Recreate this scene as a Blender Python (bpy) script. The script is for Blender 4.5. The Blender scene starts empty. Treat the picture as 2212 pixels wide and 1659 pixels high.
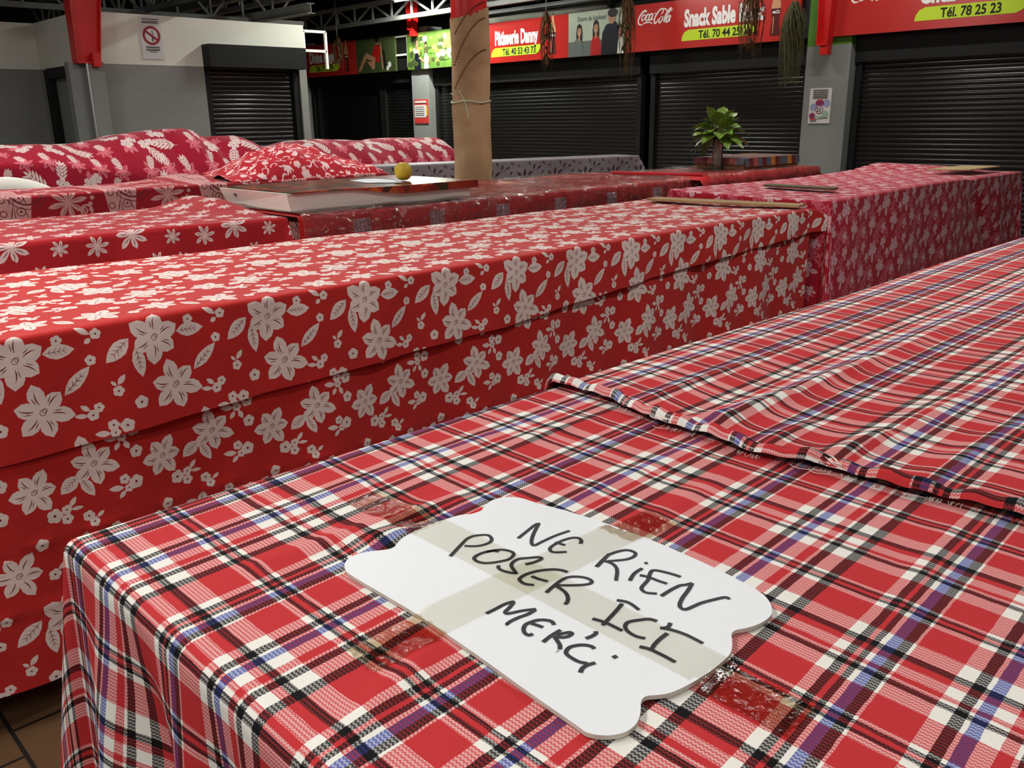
import bpy, bmesh, math, random
from mathutils import Vector, Matrix
from mathutils.geometry import delaunay_2d_cdt, tessellate_polygon
R_ = random.Random(7)
SC = bpy.context.scene
COL = SC.collection
PI = math.pi

# ---------------------------------------------------------------- camera, world, exposure
F_PX, PITCH, ROLL, YAW, EYE = 1889.06, math.radians(16.912), math.radians(-0.844), math.radians(46.127), 1.6
fw = Vector((math.cos(YAW)*math.cos(PITCH), math.sin(YAW)*math.cos(PITCH), -math.sin(PITCH)))
rt = Vector((math.sin(YAW), -math.cos(YAW), 0)); up = rt.cross(fw)
rt2 = rt*math.cos(ROLL) + up*math.sin(ROLL); up2 = -rt*math.sin(ROLL) + up*math.cos(ROLL)
cd = bpy.data.cameras.new('camera'); cam = bpy.data.objects.new('camera', cd); COL.objects.link(cam)
m = Matrix.Identity(4)
for i in range(3):
    m[i][0], m[i][1], m[i][2] = rt2[i], up2[i], -fw[i]
m[2][3] = EYE
cam.matrix_world = m
cd.sensor_width = 36; cd.sensor_fit = 'HORIZONTAL'; cd.lens = F_PX/2212*36; cd.clip_start = .02; cd.clip_end = 100
SC.camera = cam
W = bpy.data.worlds.new('world'); SC.world = W; W.use_nodes = True
W.node_tree.nodes['Background'].inputs[0].default_value = (.90, .95, 1, 1)
W.node_tree.nodes['Background'].inputs[1].default_value = .09
SC.view_settings.view_transform = 'Standard'; SC.view_settings.look = 'None'
SC.view_settings.gamma = 1; SC.view_settings.use_curve_mapping = False
SC.view_settings.exposure = 0.35
try:
    SC.cycles.sample_clamp_indirect = 4; SC.cycles.sample_clamp_direct = 0
    SC.cycles.max_bounces = 6
except Exception: pass
# (place, length, direction angle, watts, colour) of the fluorescent battens under the roof, two of them added as fill
NEUT = (1, .98, .935); COOL = (.95, 1, .93)
LAMPS = [
    ((-.9, 1.9, 3.5), 1.5, 40, 40, NEUT, 'long fluorescent batten hanging over the near end of the aisle'),
    ((-1.2, -1.0, 3.3), 1.5, 60, 38, NEUT, 'unseen fill lamp added behind the end of the plaid table'),  # added fill light for the cloth fronts facing the aisle
    ((3.5, .2, 3.7), 1.5, 0, 40, NEUT, 'unseen fill lamp added over the far part of the plaid table'),  # extra lamp put in to brighten the right-hand cloth fronts and far plaid
    ((.3, 3.9, 4.0), 1.5, 0, 68, NEUT, 'fluorescent batten under the dark roof over the middle tables'),
    ((.8, 8.2, 4.1), 1.5, 0, 85, NEUT, 'fluorescent batten under the roof near the white wall'),
    ((4.6, 7.4, 4.2), 1.5, 0, 45, NEUT, 'fluorescent batten under the roof beside the burlap column'),
    ((6.6, 3.6, 4.2), 1.5, 0, 45, NEUT, 'fluorescent batten under the roof over the pink cloth table'),
    ((11.2, 14.15, 3.80), 1.3, 90, 150, COOL, 'bright fluorescent lamp below the roof truss near the pastry stall sign'),
    ((10.4, 11.7, 4.25), 1.4, 90, 50, NEUT, 'fluorescent batten in front of the pastry stall sign'),
    ((10.4, 7.7, 4.25), 1.4, 90, 34, NEUT, 'fluorescent batten in front of the snack stall sign, above the photo edge'),
    ((10.4, 4.8, 4.25), 1.4, 90, 32, NEUT, 'fluorescent batten in front of the rightmost stall sign, above the photo edge'),
    ((7.9, 10.6, 4.0), 1.4, 90, 62, COOL, 'fluorescent batten beside the corner of the white wall block'),
]

# ---------------------------------------------------------------- helpers
def lin(c):
    return tuple((x/12.92 if x <= .04045 else ((x+.055)/1.055)**2.4) for x in (v/255 for v in c))
def nd(t, k, **kw):
    n = t.nodes.new(k)
    for a, b in kw.items(): setattr(n, a, b)
    return n
def mat(name, col, rough=.7, spec=.3, metal=0, var=0, vscale=20, bump=0, bscale=60, sheen=0, emit=None, es=0, coat=0):
    mm = bpy.data.materials.new(name); mm.use_nodes = True; t = mm.node_tree
    b = t.nodes['Principled BSDF']; c = tuple(col)[:3]+(1,)
    b.inputs['Base Color'].default_value = c; b.inputs['Roughness'].default_value = rough
    b.inputs['Specular IOR Level'].default_value = spec; b.inputs['Metallic'].default_value = metal
    b.inputs['Sheen Weight'].default_value = sheen; b.inputs['Coat Weight'].default_value = coat
    tc = nd(t, 'ShaderNodeTexCoord')
    if emit:
        b.inputs['Emission Color'].default_value = tuple(emit)+(1,); b.inputs['Emission Strength'].default_value = es
    n = nd(t, 'ShaderNodeTexNoise'); n.inputs['Scale'].default_value = vscale; n.inputs['Detail'].default_value = 4
    t.links.new(tc.outputs['Object'], n.inputs['Vector'])
    mx = nd(t, 'ShaderNodeMix', data_type='RGBA', blend_type='MULTIPLY'); mx.inputs[0].default_value = 1
    mr = nd(t, 'ShaderNodeMapRange'); mr.inputs[3].default_value = 1-var-.02; mr.inputs[4].default_value = 1+var*.6+.02
    mr.inputs[1].default_value = .25; mr.inputs[2].default_value = .75
    t.links.new(n.outputs[0], mr.inputs[0]); mx.inputs[6].default_value = c
    t.links.new(mr.outputs[0], mx.inputs[7]); t.links.new(mx.outputs[2], b.inputs['Base Color'])
    if bump:
        n2 = nd(t, 'ShaderNodeTexNoise'); n2.inputs['Scale'].default_value = bscale; n2.inputs['Detail'].default_value = 3
        t.links.new(tc.outputs['Object'], n2.inputs['Vector'])
        bp = nd(t, 'ShaderNodeBump'); bp.inputs['Strength'].default_value = bump; bp.inputs['Distance'].default_value = .01
        t.links.new(n2.outputs[0], bp.inputs['Height']); t.links.new(bp.outputs[0], b.inputs['Normal'])
    return mm
class MB:
    def __init__(s): s.v = []; s.f = []; s.m = []
    def add(s, vs, fs, mi=0):
        b = len(s.v); s.v += [tuple(q) for q in vs]
        for f in fs: s.f.append([b+i for i in f]); s.m.append(mi)
        return s
    def box(s, c, d, mi=0, M=None):
        x, y, z = d[0]/2, d[1]/2, d[2]/2
        vs = [Vector((sx*x, sy*y, sz*z)) for sx in (-1, 1) for sy in (-1, 1) for sz in (-1, 1)]
        if M is not None: vs = [M @ q for q in vs]
        vs = [Vector(c)+q for q in vs]
        return s.add(vs, [(0,1,3,2), (4,6,7,5), (0,4,5,1), (2,3,7,6), (0,2,6,4), (1,5,7,3)], mi)
    def b2(s, lo, hi, mi=0):
        lo, hi = Vector(lo), Vector(hi); return s.box((lo+hi)/2, hi-lo, mi)
    def bar(s, a, b, w, h=None, mi=0, upv=(0, 0, 1)):
        a, b = Vector(a), Vector(b); d = (b-a); L = d.length; d.normalize(); u = Vector(upv)
        if abs(d.dot(u)) > .98: u = Vector((1, 0, 0))
        sx = d.cross(u).normalized(); sy = sx.cross(d)
        M = Matrix((sx, d, sy)).transposed()
        return s.box((a+b)/2, (w, L, h or w), mi, M)
    def tube(s, pts, r, n=8, mi=0, caps=True):
        pts = [Vector(q) for q in pts]; rs = r if isinstance(r, (list, tuple)) else [r]*len(pts); vs = []; fs = []
        pu = None
        for i, q in enumerate(pts):
            d = (pts[min(i+1, len(pts)-1)]-pts[max(i-1, 0)]).normalized()
            if pu is None: pu = d.orthogonal().normalized()
            pu = (pu-d*pu.dot(d)); pu = pu.normalized() if pu.length > 1e-6 else d.orthogonal().normalized()
            pw = d.cross(pu)
            for k in range(n):
                a = 2*PI*k/n; vs.append(q+(pu*math.cos(a)+pw*math.sin(a))*rs[i])
        for i in range(len(pts)-1):
            for k in range(n): fs.append((i*n+k, i*n+(k+1) % n, (i+1)*n+(k+1) % n, (i+1)*n+k))
        if caps: fs += [tuple(range(n-1, -1, -1)), tuple((len(pts)-1)*n+k for k in range(n))]
        return s.add(vs, fs, mi)
    def lathe(s, prof, c=(0, 0, 0), n=24, mi=0, caps=True):
        vs = []; fs = []; c = Vector(c)
        for r, z in prof:
            for k in range(n): a = 2*PI*k/n; vs.append(c+Vector((r*math.cos(a), r*math.sin(a), z)))
        for i in range(len(prof)-1):
            for k in range(n): fs.append((i*n+k, i*n+(k+1) % n, (i+1)*n+(k+1) % n, (i+1)*n+k))
        if caps: fs += [tuple(range(n-1, -1, -1)), tuple((len(prof)-1)*n+k for k in range(n))]
        return s.add(vs, fs, mi)
    def prism(s, poly, o, e1, e2, nrm, t, mi=0):
        o, e1, e2, nrm = Vector(o), Vector(e1), Vector(e2), Vector(nrm)
        A = [o+e1*p[0]+e2*p[1] for p in poly]; n = len(poly); vs = A+[q+nrm*t for q in A]
        tri = tessellate_polygon([[Vector((p[0], p[1], 0)) for p in poly]])
        fs = [tuple(x) for x in tri]+[tuple(i+n for i in x[::-1]) for x in tri]
        fs += [(i, (i+1) % n, (i+1) % n+n, i+n) for i in range(n)]
        return s.add(vs, fs, mi)
    def build(s, name, ms, parent=None, smooth=False, loc=None):
        me = bpy.data.meshes.new(name); me.from_pydata(s.v, [], s.f); me.update()
        o = bpy.data.objects.new(name, me)
        for q in (ms if isinstance(ms, (list, tuple)) else [ms]): me.materials.append(q)
        me.polygons.foreach_set('material_index', s.m)
        if smooth: me.polygons.foreach_set('use_smooth', [True]*len(me.polygons))
        bm = bmesh.new(); bm.from_mesh(me); bmesh.ops.recalc_face_normals(bm, faces=bm.faces); bm.to_mesh(me); bm.free()
        COL.objects.link(o)
        if parent:
            o.parent = parent; o.matrix_parent_inverse = Matrix.Translation(-parent.location)
        return o
def thing(name, label, cat, loc=(0, 0, 0), group=None):
    o = bpy.data.objects.new(name, None); COL.objects.link(o); o.location = loc; o.empty_display_size = .1
    return tag(o, label, cat, group)
def tag(o, label, cat, group=None):
    o['label'] = label; o['category'] = cat
    if group: o['group'] = group
    return o
def struct(o, label=None, cat=None):
    o['kind'] = 'structure'
    if label: o['label'] = label
    if cat: o['category'] = cat
    return o
def lerp(a, b, t): return a+(b-a)*t
def smooth(t): t = max(0, min(1, t)); return t*t*(3-2*t)
def interp(xs, ys, x):
    if x <= xs[0]: return ys[0]
    for i in range(len(xs)-1):
        if x <= xs[i+1]: return lerp(ys[i], ys[i+1], (x-xs[i])/(xs[i+1]-xs[i]))
    return ys[-1]
def frange(a, b, st):
    n = max(1, int(round((b-a)/st))); return [a+(b-a)*i/n for i in range(n+1)]
def spline(pts, n=6):
    P = [Vector(p) for p in pts]; out = []
    for i in range(len(P)-1):
        p0 = P[max(i-1, 0)]; p1 = P[i]; p2 = P[i+1]; p3 = P[min(i+2, len(P)-1)]
        for k in range(n):
            t = k/n
            out.append(.5*((2*p1)+(p2-p0)*t+(2*p0-5*p1+4*p2-p3)*t*t+(3*p1-p0-3*p2+p3)*t**3))
    out.append(P[-1]); return out
def ribbon(pts, w0, w1=None, taper=True, n=5):
    """closed outline of a pen stroke along 2D points"""
    P = spline([(p[0], p[1]) for p in pts], n) if len(pts) > 2 else [Vector(pts[0]).lerp(Vector(pts[-1]), k/4) for k in range(5)]
    L = []; Rr = []
    for i, q in enumerate(P):
        d = (P[min(i+1, len(P)-1)]-P[max(i-1, 0)])
        if d.length < 1e-9: d = Vector((1, 0))
        d.normalize(); nn = Vector((-d.y, d.x)); t = i/(len(P)-1)
        w = lerp(w0, w1 if w1 is not None else w0, t)
        if taper: w *= min(1, .25+math.sin(PI*min(max(t, .0), 1))*1.6)
        L.append(q+nn*w/2); Rr.append(q-nn*w/2)
    return L+Rr[::-1]
# flat artwork on boards: o origin, e1 right, e2 up, nrm towards the viewer
class Board:
    def __init__(s, o, e1, e2, nrm): s.o, s.e1, s.e2, s.n = Vector(o), Vector(e1), Vector(e2), Vector(nrm)
    def P(s, x, y, d=0): return s.o+s.e1*x+s.e2*y+s.n*d
    def polys(s, name, polys, ms, parent, d=.002):
        b = MB()
        for ip, p in enumerate(polys):
            mi = 0; dd = d+ip*(.0005 if len(polys) < 30 else .0001)
            if isinstance(p, tuple) and len(p) == 2 and isinstance(p[1], int): p, mi = p
            tri = tessellate_polygon([[Vector((q[0], q[1], 0)) for q in p]])
            b.add([s.P(q[0], q[1], dd) for q in p], [tuple(t) for t in tri], mi)
        return b.build(name, ms, parent)
    def strokes(s, name, L, m, parent, d=.002):
        b = MB()
        for i, (pts, w0, w1, tp) in enumerate(L):
            q = ribbon(pts, w0, w1, tp, 6); n = len(q)//2; dd = d+(i % 5)*.00004
            b.add([s.P(v[0], v[1], dd) for v in q], [(k, k+1, 2*n-2-k, 2*n-1-k) for k in range(n-1)])
        return b.build(name, m, parent)
    def text(s, name, body, x, y, size, m, parent, sx=.7, bold=.0, d=.003, align='LEFT', shear=0, width=None, head=None):
        cu = bpy.data.curves.new('t', 'FONT'); cu.body = body; cu.size = size; cu.offset = bold; cu.align_x = align; cu.shear = shear
        cu.resolution_u = 3; cu.fill_mode = 'FRONT' if hasattr(cu, 'fill_mode') else cu.fill_mode
        o = bpy.data.objects.new('t', cu); COL.objects.link(o); dg = bpy.context.evaluated_depsgraph_get(); dg.update()
        me = bpy.data.meshes.new_from_object(o.evaluated_get(dg)); bpy.data.objects.remove(o)
        if width:                                                # fit the leading part of the words to a width
            q = [v.co.x for v in me.vertices]; sx = width/(max(q)-min(q))*(1 if not head else len(body)/head)
        for v in me.vertices: v.co = s.P(x+v.co.x*sx, y+v.co.y, d)
        me.name = name; me.materials.clear(); me.materials.append(m)
        ob = bpy.data.objects.new(name, me); COL.objects.link(ob)
        if parent: ob.parent = parent; ob.matrix_parent_inverse = Matrix.Translation(-parent.location)
        return ob
def circle(cx, cy, r, n=24, ry=None):
    return [(cx+r*math.cos(2*PI*k/n), cy+(ry or r)*math.sin(2*PI*k/n)) for k in range(n)]
def ring(cx, cy, r, w, n=28):
    a = [(cx+r*math.cos(2*PI*k/n), cy+r*math.sin(2*PI*k/n)) for k in range(n+1)]
    b = [(cx+(r-w)*math.cos(2*PI*k/n), cy+(r-w)*math.sin(2*PI*k/n)) for k in range(n, -1, -1)]
    return a+b
def rect(x0, y0, x1, y1): return [(x0, y0), (x1, y0), (x1, y1), (x0, y1)]

# ---------------------------------------------------------------- cloth: a flat sheet cut along its printed pattern, then draped
def ccw(p):
    a = sum(p[i-1][0]*p[i][1]-p[i][0]*p[i-1][1] for i in range(len(p)))
    return p if a > 0 else p[::-1]
def inside(p, x, y):
    c = False; j = len(p)-1
    for i in range(len(p)):
        if (p[i][1] > y) != (p[j][1] > y) and x < (p[j][0]-p[i][0])*(y-p[i][1])/(p[j][1]-p[i][1])+p[i][0]: c = not c
        j = i
    return c
def cloth(name, us, vs, polys, drape, ms, keep=None, cuts=(), uvf=None, parent=None, chunk=110):
    u0, u1, v0, v1 = us[0], us[-1], vs[0], vs[-1]
    nu, nv = len(us), len(vs)
    if polys or cuts:
        polys = [(ccw(p), q) for p, q in polys]
        bb = [(min(q[0] for q in p), max(q[0] for q in p), min(q[1] for q in p), max(q[1] for q in p)) for p, _ in polys]
        V2 = []; faces = []; mis = []; step = max(1, int(chunk*nu/max(1, sum(1 for q in bb if q[1] > u0 and q[0] < u1 and q[3] > v0 and q[2] < v1))))
        vstep = max(2, nv//2+1) if len(polys) > 2500 else nv
        for i0 in range(0, nu-1, step):
          for j0 in range(0, nv-1, vstep):
            cu = us[i0:i0+step+1]; cv = vs[j0:j0+vstep+1]; c0, c1, d0, d1 = cu[0], cu[-1], cv[0], cv[-1]
            P = [Vector((u, v)) for v in cv for u in cu]; E = []; Fc = []; pm = []; cn = len(cu)
            for j in range(len(cv)):
                for i in range(cn):
                    a = j*cn+i
                    if i < cn-1: E.append((a, a+1))
                    if j < len(cv)-1: E.append((a, a+cn))
            for c in cuts:
                b = len(P); P += [Vector(q) for q in c]; E += [(b+i, b+i+1) for i in range(len(c)-1)]
            for k, (pts, mi) in enumerate(polys):
                q = bb[k]
                if q[1] < c0 or q[0] > c1 or q[3] < d0 or q[2] > d1: continue
                b = len(P); P += [Vector((p[0], p[1])) for p in pts]; Fc.append(list(range(b, b+len(pts)))); pm.append((mi, k))
            r = delaunay_2d_cdt(P, E, Fc, 0, 1e-6, True)
            base = len(V2); V2 += r[0]
            for f, ids in zip(r[2], r[5]):
                c = sum((r[0][i] for i in f), Vector((0, 0)))/len(f)
                if not (c0 < c.x < c1 and d0 < c.y < d1): continue
                if keep and not keep(c.x, c.y): continue
                mi = 0
                for q in sorted(ids, reverse=True):
                    if inside(polys[pm[q][1]][0], c.x, c.y): mi = pm[q][0]; break
                faces.append([i+base for i in f]); mis.append(mi)
    else:
        V2 = [Vector((u, v)) for v in vs for u in us]; faces = []; mis = []
        for j in range(nv-1):
            for i in range(nu-1):
                if keep and not keep((us[i]+us[i+1])/2, (vs[j]+vs[j+1])/2): continue
                a = j*nu+i; faces.append((a, a+1, a+1+nu, a+nu)); mis.append(0)
    used = sorted({i for f in faces for i in f}); mp = {i: k for k, i in enumerate(used)}
    me = bpy.data.meshes.new(name)
    me.from_pydata([drape(V2[i].x, V2[i].y) for i in used], [], [[mp[i] for i in f] for f in faces])
    for q in ms: me.materials.append(q)
    me.polygons.foreach_set('material_index', mis); me.polygons.foreach_set('use_smooth', [True]*len(faces))
    if uvf:
        ul = me.uv_layers.new(name='UVMap'); dat = []
        U2 = [uvf(V2[i].x, V2[i].y) for i in used]
        for l in me.loops: dat += U2[l.vertex_index]
        ul.data.foreach_set('uv', dat)
    me.update()
    o = bpy.data.objects.new(name, me); COL.objects.link(o)
    if parent: o.parent = parent; o.matrix_parent_inverse = Matrix.Translation(-parent.location)
    return o
def boxdrape(x0, x1, y0, y1, ztop, r=.02, flare=.45, wave=None, M=None, splay=.03):
    """sheet laid over a table: flat on top, rounded edge, hanging sides, flared corners"""
    def one(a):                      # overhang length -> (out, down)
        if a < r*PI/2: q = a/r; return r*math.sin(q), r*(1-math.cos(q))
        l = a-r*PI/2; return r+l*splay, r+l*math.sqrt(1-splay*splay)
    def f(u, v):
        a = (x0-u) if u < x0 else (u-x1 if u > x1 else 0); sx = -1 if u < x0 else 1
        b = (y0-v) if v < y0 else (v-y1 if v > y1 else 0); sy = -1 if v < y0 else 1
        cx = min(max(u, x0), x1); cy = min(max(v, y0), y1); z = ztop(cx, cy)
        if a == 0 and b == 0: p = Vector((u, v, z))
        elif b == 0: o, d = one(a); p = Vector((cx+sx*o, cy, z-d))
        elif a == 0: o, d = one(b); p = Vector((cx, cy+sy*o, z-d))
        else:
            d = math.hypot(a, b); ph = math.atan2(b, a); o, dn = one(d); rr = flare*d*math.sin(2*ph)
            rr = min(rr, dn*.9)
            p = Vector((cx+sx*(o*math.cos(ph)+rr*math.cos(ph)), cy+sy*(o*math.sin(ph)+rr*math.sin(ph)), z-math.sqrt(max(dn*dn-rr*rr, 0))))
        if wave: p += Vector(wave(u, v, a*sx, b*sy))
        return (M @ p) if M is not None else p
    return f
# printed motifs: outlines in the flat cloth
def petal(cx, cy, ang, L, w, tip=.62, base=.06, n=5, bend=0):
    ca, sa = math.cos(ang), math.sin(ang); A = []; B = []
    for i in range(n+1):
        t = i/n
        h = w/2*(math.sin(PI*min(t/tip, 1)/2) if t < tip else math.cos(PI/2*(t-tip)/(1-tip))**.75)
        h = max(h, w*base*(1-t)); x = L*t; yb = bend*L*t*t
        A.append((x, h+yb)); B.append((x, -h+yb))
    return [(cx+x*ca-y*sa, cy+x*sa+y*ca) for x, y in A+B[-2::-1]]
def stroke(cx, cy, ang, a, b, w, bend=0, off=0):
    ca, sa = math.cos(ang), math.sin(ang); o = []
    pts = [(lerp(a, b, t), off*math.sin(PI*t*.9+.1)+bend*lerp(a, b, t)**2) for t in (0, .33, .66, 1)]
    ws = (w*.4, w, w*.8, w*.15)
    for (x, y), k in zip(pts, ws): o.append((x, y+k/2))
    for (x, y), k in zip(pts[::-1], ws[::-1]): o.append((x, y-k/2))
    return [(cx+x*ca-y*sa, cy+x*sa+y*ca) for x, y in o]
def flower(cx, cy, r, n=6, rot=0, w=.55, tip=.6, lines=True, squig=True, lw=.045, bend=0, mi=1, li=2, lens=None):
    o = []
    for k in range(n):
        a = rot+2*PI*k/n; L = r*(lens[k] if lens else (1, .86, .95, .9, 1.02, .84, .93)[k % 7])
        o.append((petal(cx, cy, a, L, r*w, tip, bend=bend), mi))
    if lines:
        for k in range(n):
            a = rot+2*PI*k/n; o.append((stroke(cx, cy, a, r*.28, r*.74, r*lw, off=r*.05), li))
            if w > .5: o.append((stroke(cx, cy, a+.28, r*.34, r*.6, r*lw*.7), li))
    if squig:
        for dx, dy, q in ((0, 0, .11), (.06, .05, .085)):
            o.append((ring(cx+dx*r, cy+dy*r, r*q, r*.022, 10), li))
    return o
def leaf(x0, y0, x1, y1, w, mi=1, li=2, veins=4):
    dx, dy = x1-x0, y1-y0; L = math.hypot(dx, dy); a = math.atan2(dy, dx)
    o = [(petal(x0, y0, a, L, w, .42, base=0), mi), (stroke(x0, y0, a, L*.04, L*.8, L*.022), li)]
    for k in range(veins):
        t = .18+.15*k
        for s in (-1, 1):
            o.append((stroke(x0+dx*t, y0+dy*t, a+s*.75, 0, w*.42*(1-abs(t-.42)), L*.02, bend=0), li))
    return o
def blossom(cx, cy, r, rot=0, mi=1, li=2):
    pts = []
    for k in range(30):
        a = 2*PI*k/30; q = r*(.8+.2*abs(math.cos(2.5*(a-rot)))**.7); pts.append((cx+q*math.cos(a), cy+q*math.sin(a)))
    return [(pts, mi), (circle(cx, cy, r*.2, 6), li)]

# ---------------------------------------------------------------- materials
def cloth_mat(name, c, var=.06, rough=.85, bump=.12): return mat(name, lin(c), rough, .15, 0, var, 9, bump, 45, sheen=.15)
M_redA = cloth_mat('scarlet_print', (188, 38, 35)); M_whiteA = cloth_mat('white_print', (232, 210, 202)); M_lineA = cloth_mat('print_lines', (120, 44, 44))
M_redB = cloth_mat('red_print_b', (178, 32, 40)); M_whiteB = cloth_mat('white_print_b', (232, 205, 200)); M_lineB = cloth_mat('print_lines_b', (110, 46, 48))
M_redC = cloth_mat('red_print_c', (162, 28, 40)); M_pinkC = cloth_mat('pink_print_c', (214, 150, 148))
M_redD = cloth_mat('crimson_print', (162, 20, 46)); M_whiteD = cloth_mat('white_print_d', (228, 205, 200)); M_pinkD = cloth_mat('pink_print_d', (214, 110, 122)); M_lineD = cloth_mat('grey_lines_d', (160, 128, 124))
M_redE = cloth_mat('red_print_e', (190, 32, 46)); M_pinkE = cloth_mat('pink_white_e', (246, 206, 206)); M_lineE = cloth_mat('pink_lines_e', (226, 120, 130))
M_redR = cloth_mat('dark_red_print', (178, 26, 46)); M_pinkR = cloth_mat('rose_print', (226, 170, 176)); M_lineR = cloth_mat('rose_lines', (206, 92, 108)); M_dkR = cloth_mat('petal_lines', (120, 60, 68))
M_greyG = cloth_mat('grey_lilac_cloth', (136, 127, 130), rough=.45); M_leafG = cloth_mat('dark_sprigs', (70, 46, 50), rough=.45); M_leafG2 = cloth_mat('faded_sprigs', (112, 86, 90), rough=.45)
M_redS = cloth_mat('deep_red_cloth', (200, 34, 38)); M_dkS = cloth_mat('woven_marks', (112, 22, 28)); M_liS = cloth_mat('lilac_patch', (192, 168, 180)); M_dvS = cloth_mat('violet_lattice', (92, 68, 92))
M_white = mat('white_card', (.80, .81, .83), .45, .3, 0, .01, 5)
M_cardedge = mat('card_edge', (.62, .58, .50), .8)
M_ink = mat('marker_ink', (.035, .035, .04), .55, .3)
M_wood = mat('raw_wood', lin((168, 138, 96)), .7, .2, 0, .22, 14)
M_tablewood = mat('table_board', lin((126, 92, 62)), .7, .2, 0, .15, 9)
M_steel = mat('dull_steel', (.35, .36, .36), .45, .4, .6, .1)
M_darkmetal = mat('black_shutter', (.009, .009, .0088), .22, .6, .1, .08, 6)
M_blackbox = mat('black_housing', (.010, .010, .009), .6, .25, 0, .1)
M_grey = mat('grey_paint', lin((134, 136, 131)), .75, .2, 0, .05, 3)
M_whitewall = mat('white_wall_paint', lin((228, 226, 212)), .8, .2, 0, .05, 2)
M_redsteel = mat('red_gloss_steel', lin((206, 28, 24)), .42, .4, 0, .1, 5)
M_truss = mat('grey_truss_paint', lin((132, 134, 130)), .6, .3, 0, .15, 4)
M_roof = mat('dark_roof_sheet', lin((40, 41, 40)), .8, .2, 0, .2, 2)
M_plastic = mat('white_plastic', lin((244, 242, 230)), .4, .4)
M_lampbody = mat('lamp_body', (.75, .76, .75), .5)
M_pot = None

def plaid_mat():
    K = (.0045, .0040, .0045); Rr = (.50, .030, .034); Wh = (.80, .765, .70); U = (.030, .045, .26)
    C = dict(K=K, R=Rr, W=Wh, U=U)
    A = [('W', .0143), ('K', .0112), ('W', .0037), ('U', .0122), ('W', .0156), ('R', .0117), ('W', .0037), ('K', .0114), ('W', .0175), ('K', .0133), ('R', .0517),
         ('W', .0115), ('K', .0087), ('R', .0053), ('K', .007), ('W', .005), ('U', .0107), ('K', .009), ('W', .0037), ('R', .0450)]
    Bq = [('R', .0412), ('W', .0211), ('K', .0088), ('W', .005), ('R', .0074), ('W', .0157), ('R', .010), ('K', .010), ('W', .024), ('R', .040), ('W', .0085), ('K', .0055), ('R', .006), ('K', .0055), ('W', .006)]
    mm = bpy.data.materials.new('plaid_cotton'); mm.use_nodes = True; t = mm.node_tree; L = t.links.new
    b = t.nodes['Principled BSDF']; b.inputs['Roughness'].default_value = .85; b.inputs['Specular IOR Level'].default_value = .15
    uv = nd(t, 'ShaderNodeUVMap', uv_map='UVMap'); sp = nd(t, 'ShaderNodeSeparateXYZ')
    L(uv.outputs[0], sp.inputs[0])
    def math_(op, a, bb=None, c=None):
        n = nd(t, 'ShaderNodeMath', operation=op)
        for i, q in enumerate((a, bb, c)):
            if q is None: continue
            if isinstance(q, (int, float)): n.inputs[i].default_value = q
            else: L(q, n.inputs[i])
        return n.outputs[0]
    # threads wander a little
    nz = nd(t, 'ShaderNodeTexNoise'); nz.inputs['Scale'].default_value = 60; nz.inputs['Detail'].default_value = 2; L(uv.outputs[0], nz.inputs['Vector'])
    wob = math_('MULTIPLY_ADD', nz.outputs[0], .0022, -.0011)
    def ramp(seq, x):
        P = sum(w for _, w in seq); fr = math_('FRACT', math_('MULTIPLY', math_('ADD', x, wob), 1/P))
        r = nd(t, 'ShaderNodeValToRGB'); r.color_ramp.interpolation = 'CONSTANT'; p = 0
        for i, (k, w) in enumerate(seq):
            e = r.color_ramp.elements[i] if i < 2 else r.color_ramp.elements.new(p/P)
            if i < 2: e.position = p/P
            e.color = C[k]+(1,); p += w
        L(fr, r.inputs[0]); return r.outputs[0]
    ca = ramp(A, sp.outputs[1]); cb = ramp(Bq, sp.outputs[0])
    zz = math_('PINGPONG', math_('MULTIPLY', sp.outputs[1], 1/.0042), .5)
    ph = math_('FRACT', math_('ADD', math_('MULTIPLY', sp.outputs[0], 1/.0043), math_('MULTIPLY', zz, .75)))
    msk = math_('SMOOTHSTEP', ph, .40, .60) if False else math_('LESS_THAN', ph, .5)
    mx = nd(t, 'ShaderNodeMix', data_type='RGBA'); L(msk, mx.inputs[0]); L(ca, mx.inputs[6]); L(cb, mx.inputs[7])
    mu = nd(t, 'ShaderNodeMix', data_type='RGBA', blend_type='MULTIPLY'); mu.inputs[0].default_value = 1; L(ca, mu.inputs[6]); L(cb, mu.inputs[7])
    gm = nd(t, 'ShaderNodeGamma'); gm.inputs[1].default_value = .5; L(mu.outputs[2], gm.inputs[0])
    m2 = nd(t, 'ShaderNodeMix', data_type='RGBA'); m2.inputs[0].default_value = .34; L(gm.outputs[0], m2.inputs[6]); L(mx.outputs[2], m2.inputs[7])
    # a few faint stains
    n2 = nd(t, 'ShaderNodeTexNoise'); n2.inputs['Scale'].default_value = 5; n2.inputs['Detail'].default_value = 5; L(uv.outputs[0], n2.inputs['Vector'])
    mr = nd(t, 'ShaderNodeMapRange'); mr.inputs[1].default_value = .62; mr.inputs[2].default_value = .8; mr.inputs[4].default_value = .35; L(n2.outputs[0], mr.inputs[0])
    st = nd(t, 'ShaderNodeMix', data_type='RGBA', blend_type='MULTIPLY'); st.inputs[7].default_value = (.80, .74, .58, 1); L(mr.outputs[0], st.inputs[0]); L(m2.outputs[2], st.inputs[6])
    L(st.outputs[2], b.inputs['Base Color'])
    bp = nd(t, 'ShaderNodeBump'); bp.inputs['Strength'].default_value = .25; bp.inputs['Distance'].default_value = .002
    L(msk, bp.inputs['Height']); L(bp.outputs[0], b.inputs['Normal'])
    return mm
M_plaid = plaid_mat()
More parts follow.
